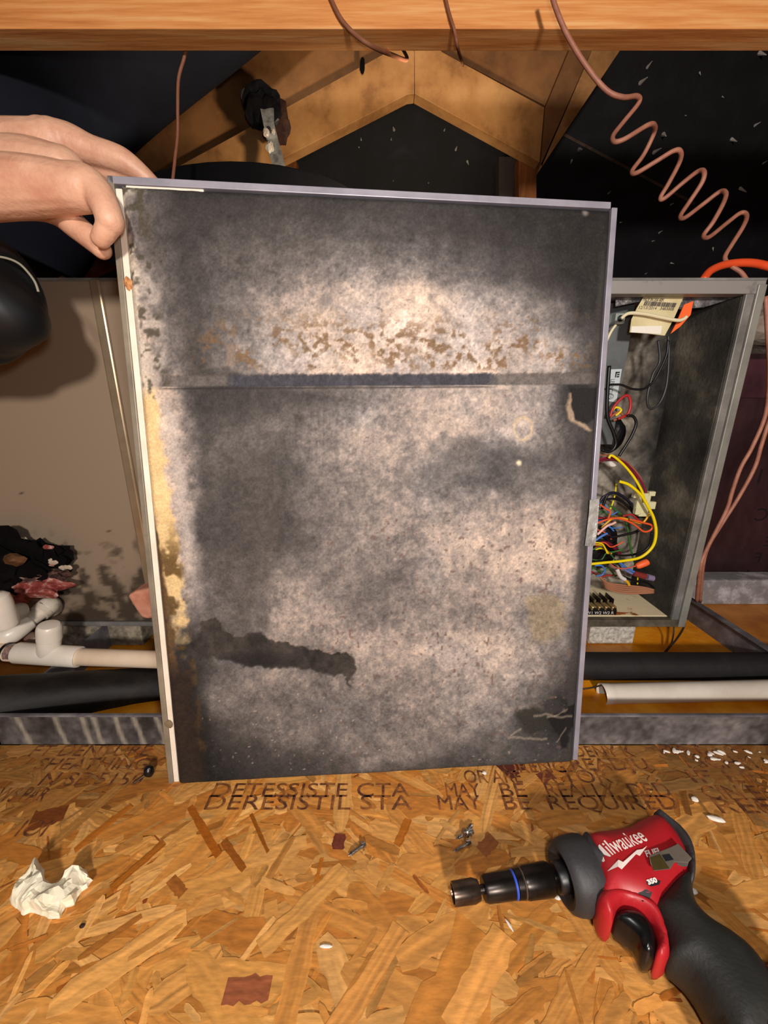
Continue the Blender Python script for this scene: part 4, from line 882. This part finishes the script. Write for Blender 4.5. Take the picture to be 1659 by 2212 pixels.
# ================================================================== HAND
def capsules(name, chains, m, parent=None, voxel=.0013, smooth_it=7):
    bm = bmesh.new()
    for ch in chains:
        P = [PD(q[0], q[1], q[2]) for q in ch]; R = [q[3] for q in ch]
        P2 = catmull(P, 5); R2 = [float(r[0]) for r in catmull([np.array([r]) for r in R], 5)]
        add_tube(bm, P2, R2, 16)
        for e, r in ((P2[0], R2[0]), (P2[-1], R2[-1])):
            mt = Matrix.Translation(Vector(tuple(e))); bmesh.ops.create_icosphere(bm, subdivisions=3, radius=r * 1.0, matrix=mt)
    me = bpy.data.meshes.new('tmp'); bm.to_mesh(me); bm.free(); o = bpy.data.objects.new('tmp', me); COL.objects.link(o)
    r = o.modifiers.new('r', 'REMESH'); r.mode = 'VOXEL'; r.voxel_size = voxel
    s = o.modifiers.new('s', 'SMOOTH'); s.factor = .6; s.iterations = smooth_it
    bpy.context.view_layer.update(); dg = bpy.context.evaluated_depsgraph_get()
    me2 = bpy.data.meshes.new_from_object(o.evaluated_get(dg)); bpy.data.objects.remove(o)
    me2.name = name; me2.materials.clear(); me2.materials.append(m); me2.polygons.foreach_set('use_smooth', [True] * len(me2.polygons))
    o = bpy.data.objects.new(name, me2); COL.objects.link(o); return o
skin = mat('skin', (196, 142, 116), (222, 176, 148), 24, .48, 0, .3, c3=(210, 162, 134), bscale=240, sss=.08)
hand = capsules('hand', [
    [(-1500, 560, .50, .046), (-900, 480, .46, .042), (-500, 410, .42, .035), (-220, 385, .385, .030)],
    # thumb side of the hand and index finger metacarpal
    [(-220, 415, .36, .027), (-90, 408, .355, .0265), (40, 404, .352, .0245), (120, 405, .351, .0215), (180, 410, .350, .0180)],
    [(150, 400, .351, .0175), (188, 402, .350, .0168), (213, 420, .349, .0138), (230, 452, .3485, .0122), (238, 476, .349, .0118)],      # knuckle -> first joint
    [(238, 474, .349, .0112), (232, 492, .351, .0096), (224, 506, .353, .0088), (217, 516, .355, .0080)],                                 # folded end
    # thumb
    [(-90, 430, .385, .020), (50, 428, .382, .0185), (120, 452, .380, .0145), (165, 490, .378, .0120), (196, 515, .377, .0112), (219, 538, .376, .0092)],
    # back of the hand
    [(-220, 350, .40, .030), (-60, 338, .395, .029), (50, 325, .392, .0255), (118, 306, .39, .0190)],
    [(-60, 320, .41, .026), (60, 330, .41, .024), (130, 350, .41, .020)],
    [(-60, 375, .38, .028), (60, 365, .38, .026), (140, 368, .38, .020)],
    # middle finger over the top edge
    [(100, 303, .39, .0185), (150, 306, .392, .0158), (200, 326, .397, .0135), (245, 340, .401, .0128), (272, 352, .404, .0122), (305, 375, .410, .0098), (330, 398, .416, .0085)],
    # ring finger just below it
    [(120, 345, .405, .0160), (190, 356, .409, .0118), (235, 372, .412, .0100), (272, 388, .415, .0092), (286, 408, .418, .0080)],
    # little finger behind the panel corner
    [(110, 380, .415, .0140), (180, 410, .418, .0100), (225, 440, .420, .0085), (245, 462, .420, .0075)],
], skin)
tag(hand, 'bare hand reaching in from left, pinching the top left corner of panel', 'hand')

# ================================================================== CABLES
def cable(name, pts, r, m, label, Y=.7, n=6, cat='cable'):
    P = [PY(q[0], q[1], q[2] if len(q) > 2 else Y) for q in pts]; return tag(tube(name, P, r, m, None, 10, n), label, cat)
cp = [(1185, -40), (1198, 10), (1225, 75), (1268, 145), (1310, 195), (1345, 210), (1376, 208), (1380, 222), (1348, 262), (1325, 292), (1327, 306), (1350, 300), (1400, 270), (1414, 272), (1412, 290), (1390, 335), (1366, 368),
      (1374, 374), (1415, 350), (1455, 326), (1470, 328), (1468, 350), (1445, 395), (1427, 426), (1436, 428), (1475, 395), (1508, 370), (1521, 372), (1516, 395), (1490, 435), (1470, 466), (1480, 470), (1520, 440), (1555, 414), (1568, 418), (1562, 440),
      (1540, 480), (1520, 508), (1532, 512), (1570, 482), (1600, 460), (1613, 466), (1605, 490), (1580, 530), (1566, 556), (1576, 572), (1600, 588), (1612, 604)]
pc = []
for i, (x, y) in enumerate(cp):
    Y = .70 if i < 5 else .70 + .018 * math.sin((i - 5) * 2 * math.pi / 8.2)
    if i > 42: Y = .70 - .03 * (i - 42) / 5
    pc.append((x, y, Y))
cable('coiled_cable', pc, .0032, cable_mat, 'brown control cable with stretched coil hanging at upper right')
beam_y = .744
cable('cable', [(700, -40, beam_y), (730, 30, beam_y), (760, 68, beam_y), (800, 98, .745), (845, 118, .80), (880, 128, .9), (860, 90, 1.0)], .0030, mat('dull brown cable', (134, 82, 58), (150, 98, 72), 60, .6), 'brown cable crossing the top beam left of its middle')
cable('cable', [(955, -40, beam_y), (968, 20, beam_y), (982, 68, beam_y), (990, 108, .76), (1000, 140, .9)], .0024, mat('dull brown cable', 0), 'thin brown cable crossing the top beam just right of its middle')
cable('cable', [(404, 90, .80), (398, 125, .80), (386, 170, .80), (384, 230, .80), (384, 290, .80), (378, 345, .79), (372, 400, .78)], .0026, mat('dull brown cable', 0), 'brown cable hanging below the beam in front of dark shade tube')
cable('cable', [(1654, 640), (1658, 720), (1662, 800), (1655, 890), (1625, 965), (1600, 1010), (1582, 1060), (1570, 1100), (1545, 1150), (1520, 1200), (1512, 1230), (1505, 1300, .72)], .0033, cable_mat, 'left one of two brown cables right of the cabinet, in front of the bale', .68)
cable('cable', [(1690, 850), (1665, 900), (1645, 960), (1630, 1010), (1595, 1075), (1560, 1130), (1530, 1180), (1518, 1225), (1512, 1300, .73)], .0033, cable_mat, 'right one of two brown cables right of the cabinet, in front of the bale', .69)
cable('extension_cord', [(1518, 606, .66), (1535, 585, .67), (1570, 571, .68), (1620, 568, .68), (1665, 577, .68), (1740, 600, .66)], .0058, mat('orange cord', (236, 84, 40), rough=.45), 'bright orange cord arching over the cabinet top right corner', cat='cord')
cable('cable', [(1478, 1330, .66), (1478, 1352, .66), (1462, 1380, .64), (1440, 1405, .62), (1425, 1425, .60)], .0017, mat('dark cable', (48, 30, 20), rough=.6), 'thin dark wire dangling under the cabinet right corner')
cable('cable', [(1456, 1353, .65), (1454, 1375, .64), (1448, 1395, .62), (1430, 1420, .60)], .0013, mat('dark cable', 0), 'thin dark wire left of the dangling corner wire')
cable('cable', [(1245, 1490, .49), (1275, 1486, .49), (1300, 1480, .495)], .0012, mat('dark cable', 0), 'short dark wire at open end of loose pvc pipe')

# ================================================================== IMPACT DRIVER
dr = empty('impact_driver', PZ(1350, 1900, 0), 'red and black cordless impact driver lying on its side at lower right', 'power tool')
red = mat('red housing', (168, 26, 34), (184, 34, 42), 8, .42, 0, .04)
rub = mat('black overmould', (40, 40, 42), (52, 52, 54), 30, .55, 0, .12, bscale=300)
grip = mat('dark grip rubber', (26, 27, 25), (38, 39, 36), 30, .6, 0, .2, bscale=400)
ZM = .030
def OL(pix, Z=ZM): return [PZ(x, y, Z) for x, y in pix]
_, TOPH = pillow('housing', OL([(1262, 1822), (1310, 1812), (1350, 1804), (1368, 1793), (1390, 1782), (1413, 1780), (1440, 1800), (1466, 1832), (1482, 1866), (1486, 1900), (1470, 1935), (1445, 1965), (1415, 1992), (1385, 1990), (1340, 1978), (1318, 1986), (1298, 1982), (1286, 1962), (1283, 1940), (1280, 1920), (1270, 1870)]), .003, .058, .022, red, dr, 3, flat=.12)
pillow('trigger_guard', OL([(1400, 1972), (1420, 1996), (1430, 2024), (1438, 2052), (1440, 2084), (1426, 2094), (1410, 2084), (1415, 2052), (1406, 2022), (1390, 2000), (1368, 1985), (1345, 1978), (1330, 1986), (1322, 2000), (1317, 2013), (1298, 1999), (1284, 1968), (1300, 1945), (1350, 1950)]), .008, .053, .008, red, dr, 3, .0022, flat=.45)
pillow('rear_cap', OL([(1408, 1781), (1416, 1777), (1440, 1796), (1468, 1820), (1488, 1850), (1496, 1884), (1492, 1925), (1482, 1925), (1478, 1880), (1462, 1845), (1440, 1815)]), .006, .054, .006, rub, dr, 3, .0022, flat=.55)
pillow('trigger', OL([(1322, 1992), (1340, 1980), (1370, 1984), (1395, 2002), (1410, 2028), (1417, 2058), (1412, 2082), (1396, 2086), (1380, 2072), (1370, 2046), (1346, 2024), (1326, 2008)]), .012, .0475, .009, mat('glossy black trigger', (14, 14, 16), rough=.25), dr, 4, .002, flat=.3)
pillow('grip', OL([(1470, 1904), (1445, 1920), (1424, 1943), (1406, 1970), (1412, 1994), (1424, 2022), (1432, 2056), (1438, 2092), (1464, 2112), (1492, 2142), (1520, 2190), (1545, 2240), (1580, 2320), (1690, 2300), (1690, 2200), (1662, 2136), (1634, 2096), (1606, 2064), (1560, 2028), (1522, 2004), (1500, 1974), (1493, 1930), (1490, 1905)]), .004, .0605, .024, grip, dr, 3, .003, flat=.1)
pillow('battery_foot', OL([(1650, 2108), (1634, 2140), (1626, 2200), (1632, 2290), (1700, 2340), (1800, 2330), (1800, 2180), (1720, 2110)]), .001, .0625, .012, red, dr, 3, .004, flat=.4)
A0 = PZ(978, 1931, .030); B0 = PZ(1245, 1889, .030); AB = np.linalg.norm(B0 - A0)
def at_px(x): 
    y = 1931 + (x - 978) * (1889 - 1931) / (1245 - 978); return np.linalg.norm(PZ(x, y, .03) - A0)
def rpx(x, r): 
    y = 1931 + (x - 978) * (1889 - 1931) / (1245 - 978); p = PZ(x, y, .03); d = (p - CAM); z = d[1] * CT - d[2] * ST; return r * z / FPX
def prof(lst): return [(at_px(x), rpx(x, r)) for x, r in lst]
gun = mat('dark oiled steel', (34, 31, 30), (52, 46, 42), 40, .3, .8)
mouth = prof([(978, 19), (981, 14), (979, 19), (978, 21.5)])
lathe('socket', A0, B0, [(at_px(992), .003), (at_px(992), rpx(978, 15)), (at_px(978), rpx(978, 17)), (at_px(978), rpx(978, 20.5))] + prof([(982, 21), (1022, 21.5), (1034, 18), (1036, 9)]), mat('worn steel', (110, 92, 80), (60, 52, 48), 40, .28, .85), dr)
lathe('shank', A0, B0, prof([(1034, 8), (1048, 9)]), gun, dr)
lathe('bit_holder', A0, B0, prof([(1044, 10), (1044, 21), (1050, 24), (1090, 25), (1106, 25), (1107, 22)]), gun, dr)
lathe('colour_ring', A0, B0, prof([(1106, 24), (1107, 25.6), (1111, 25.6), (1112, 24)]), mat('blue ring', (50, 80, 190), rough=.4), dr)
lathe('bit_holder', A0, B0, prof([(1112, 24), (1113, 26), (1124, 27), (1125, 25)]), gun, dr)
lathe('colour_ring', A0, B0, prof([(1125, 26), (1126, 27.6), (1128, 27.6), (1129, 26)]), mat('grey ring', (120, 104, 90), rough=.3, metal=.7), dr)
lathe('bit_holder', A0, B0, prof([(1129, 27), (1135, 29), (1184, 30), (1190, 27), (1191, 8)]), gun, dr)
lathe('shank', A0, B0, prof([(1188, 7), (1196, 7), (1215, 9)]), mat('worn steel', 0), dr)
lathe('collet', A0, B0, prof([(1198, 12), (1199, 25), (1203, 28), (1222, 28), (1225, 24), (1226, 13), (1260, 13)]), BLK, dr)
lathe('nose_cone', A0, B0, prof([(1238, 14), (1237, 26), (1222, 34), (1213, 46), (1212, 52), (1218, 60), (1230, 65), (1248, 67), (1262, 68), (1272, 66), (1273, 40)]), rub, dr, 40)
pillow('nose_shoulder', OL([(1250, 1826), (1264, 1822), (1288, 1858), (1316, 1896), (1302, 1906), (1286, 1930), (1280, 1958), (1262, 1950), (1250, 1900)]), .002, .0595, .016, rub, dr, 3, .0025, flat=.2)
# recessed details
def on_top(pix, lift=.0004):
    P = []
    for x, y in pix:
        z = .05
        for _ in range(4): q = PZ(x, y, z); z = TOPH(q[0], q[1]) + lift
        P.append(PZ(x, y, z))
    return P
for nm, pix, m_ in (('side_recess', [(1378, 1925), (1396, 1921), (1409, 1928), (1404, 1940), (1388, 1948), (1382, 1940)], blk), ('rating_window', [(1396, 1903), (1412, 1898), (1427, 1903), (1424, 1911), (1406, 1915), (1398, 1911)], blk)):
    link_mesh(nm, on_top(pix), [tuple(range(len(pix)))], m_, dr)
def tool_text(name, s, p0, p1, m, hgt, shear=.2, lift=.0005):
    a_, b_ = on_top([p0, p1], lift); wd = np.linalg.norm((b_ - a_)[:2]); u_ = (b_ - a_) / wd; u_[2] = 0; v_ = np.array([-u_[1], u_[0], 0])
    def pl_(x, y):
        q = a_ + u_ * x + v_ * y; return np.array([q[0], q[1], TOPH(q[0], q[1]) + lift])
    return text_mesh(name, s, m, dr, pl_, size=hgt / .7, shear=shear, bold=.0002, width=wd)
wht = mat('white print', (240, 226, 218), rough=.5)
tool_text('brand_lettering', 'Milwaukee', (1303, 1862), (1400, 1815), wht, .0125, .0)
tool_text('model_lettering', 'FUEL', (1397, 1851), (1432, 1843), wht, .0045, .3)
tool_text('rating_lettering', '350', (1401, 1911), (1421, 1905), wht, .0025, 0, .0008)
lp_ = on_top([(1312, 1882), (1336, 1857), (1346, 1862), (1376, 1836), (1388, 1834), (1398, 1827), (1382, 1849), (1374, 1845), (1343, 1878), (1335, 1872)], .0011)
link_mesh('lightning_mark', lp_, [(0, 1, 9), (1, 2, 9), (2, 8, 9), (2, 3, 7), (2, 7, 8), (3, 4, 6), (3, 6, 7), (4, 5, 6)], wht, dr)
# belt clip
cl = mat('clip metal', (150, 142, 132), (170, 164, 152), 40, .3, .7)
bm = bmesh.new()
for q in ([(1402, 1850), (1448, 1832), (1464, 1824), (1494, 1856), (1484, 1866), (1456, 1864), (1448, 1878), (1412, 1882), (1404, 1866)],):
    add_prism(bm, [PZ(x, y, .061) for x, y in q], (0, 0, .0016))
bm_obj('belt_clip', bm, cl, dr, bevel=.0005)
bm = bmesh.new(); add_prism(bm, [PZ(x, y, .0627) for x, y in ((1430, 1848), (1446, 1845), (1455, 1857), (1438, 1861))], (0, 0, .0004)); bm_obj('clip_slot', bm, blk, dr)
bm = bmesh.new(); add_prism(bm, [PZ(x, y, .0627) for x, y in ((1404, 1853), (1426, 1846), (1446, 1876), (1412, 1880))], (0, 0, .0003)); bm_obj('clip_pad', bm, mat('olive steel', (88, 80, 44), (110, 100, 60), 40, .3, .6), dr)
bm = bmesh.new(); add_box(bm, tuple(PZ(1462, 1872, .05)), tuple(PZ(1484, 1850, .0612) + np.array([.002, .0, 0]))); bm_obj('clip_post', bm, cl, dr)

# ================================================================== LITTER
paper = puffy('crumpled_paper', OL([(22, 1938), (36, 1905), (55, 1888), (72, 1860), (80, 1854), (92, 1878), (93, 1890), (104, 1900), (109, 1916), (130, 1905), (148, 1886), (183, 1877), (190, 1896), (200, 1896), (190, 1912), (176, 1922), (160, 1950), (138, 1958), (125, 1983),
                        (100, 1984), (82, 1974), (62, 1970), (50, 1974), (44, 1964), (28, 1962), (22, 1950)], .008), [(.0022, .004), (.006, .0), (.013, .003)], mat('cream tissue', (236, 226, 196), (248, 240, 216), 60, .8, 0, .3, bscale=120), None, 1)
for m_ in list(paper.modifiers): paper.modifiers.remove(m_)
bm = bmesh.new(); bm.from_mesh(paper.data); bmesh.ops.triangulate(bm, faces=bm.faces); bmesh.ops.subdivide_edges(bm, edges=bm.edges, cuts=3, use_grid_fill=True)
for v in bm.verts:
    k = vnoise(v.co.x, v.co.y, .022, 71, 3); r1 = abs(float(vnoise(v.co.x, v.co.y, .016, 72, 2)) - .5) * 2
    if v.co.z > .010: v.co.z += .016 * float(k) - .016 * r1
    v.co.x += .004 * (float(vnoise(v.co.y, v.co.z, .008, 73, 2)) - .5); v.co.y += .004 * (float(vnoise(v.co.x, v.co.z, .008, 74, 2)) - .5)
    v.co.z = max(v.co.z, .0021)
bm.to_mesh(paper.data); bm.free(); paper.data.polygons.foreach_set('use_smooth', [False] * len(paper.data.polygons))
tag(paper, 'crumpled scrap of cream tissue paper lying at lower left', 'paper')
def screw(head, tip, rh, m, label, Z=.0045, shaft_r=.0018):
    h = PZ(*head, Z); t = PZ(*tip, .0042); Lh = np.linalg.norm(t - h)
    e = empty('screw', h, label, 'screw')
    lathe('head', h, t, [(-.0032, rh * .55), (-.0032, rh * .62), (0, rh * .66), (.0001, rh), (.0012, rh)], m, e, 12)
    pr = [(.0012, shaft_r)]; s_ = .0014
    while s_ < Lh - .004: pr += [(s_, shaft_r * .8), (s_ + .0006, shaft_r * 1.25)]; s_ += .0012
    pr += [(Lh - .003, shaft_r * .8), (Lh, .0004)]; lathe('shaft', h, t, pr, m, e, 10)
screw((1010, 1822), (980, 1840), .0046, steel, 'shiny steel screw pointing lower left, nearest of the screw cluster')
screw((1016, 1797), (984, 1812), .0046, steel, 'shiny steel screw in the middle of the screw cluster', .006)
screw((1006, 1800), (1022, 1778), .0046, steel, 'steel screw pointing up at the back of the screw cluster', .0075)
screw((783, 1827), (752, 1849), .0046, steel, 'single shiny screw left of the screw cluster')
ss_ = empty('screw', PZ(322, 1667, .004), 'black headed screw standing beside the panel bottom left corner', 'screw')
lump('head', PZ(322, 1666, .008), (.0058, .0058, .008), BLK, ss_, 2, .12)
tube('shaft', [PZ(314, 1674, .005), PZ(304, 1681, .004), PZ(288, 1692, .0035)], .0013, mat('grey brown shaft', (84, 64, 50), rough=.4, metal=.5), ss_, 8, 3)
chipm = mat('white foam crumb', (226, 216, 204), (244, 238, 228), 100, .8)
def chip(px, py, r, label, group=None, el=1.8, ang=0, m=None):
    p = PZ(px, py, .003); o = lump('chip', (0, 0, 0), (r * el, r, r * .6), m or chipm, None, px, .35, 2); o.location = (p[0], p[1], .0022 + r * .55); o.rotation_euler = (0, 0, ang)
    tag(o, label, 'debris', group)
chip(703, 2044, .0014, 'tiny white splinter in the middle of the lower strand board', None, 4, .0)
chip(1046, 1670, .0024, 'white chip touching the print below panel bottom edge', None, 1.2)
chip(1545, 1770, .0034, 'white crumb cluster above the driver, at right', None, 2.6, -.3)
chip(1500, 1728, .0032, 'white crumb at the end of the printed lettering', None, 1.3)
chip(1498, 1926, .0028, 'white crumb beside the driver grip', None, 1.2)
chip(1100, 1998, .0012, 'thin pale sliver left of the driver trigger', None, 4, -1.1)
chip(1206, 1940, .0018, 'pale sliver under the bit holder', None, 2, .2)
chip(178, 2000, .0018, 'dark speck right below the tissue paper', None, 1.4, 0, mat('dark speck', (50, 22, 14), rough=.8))
for i in range(26):
    px = random.uniform(1425, 1659); py = 1622 + abs(random.gauss(0, 22)) * (px - 1400) / 230
    chip(px, py, random.uniform(.0008, .0026), 'small white foam crumb scattered by the pan lip at far right', 'foam crumbs by the pan lip', random.uniform(1.2, 2.4), random.uniform(-1, 1))
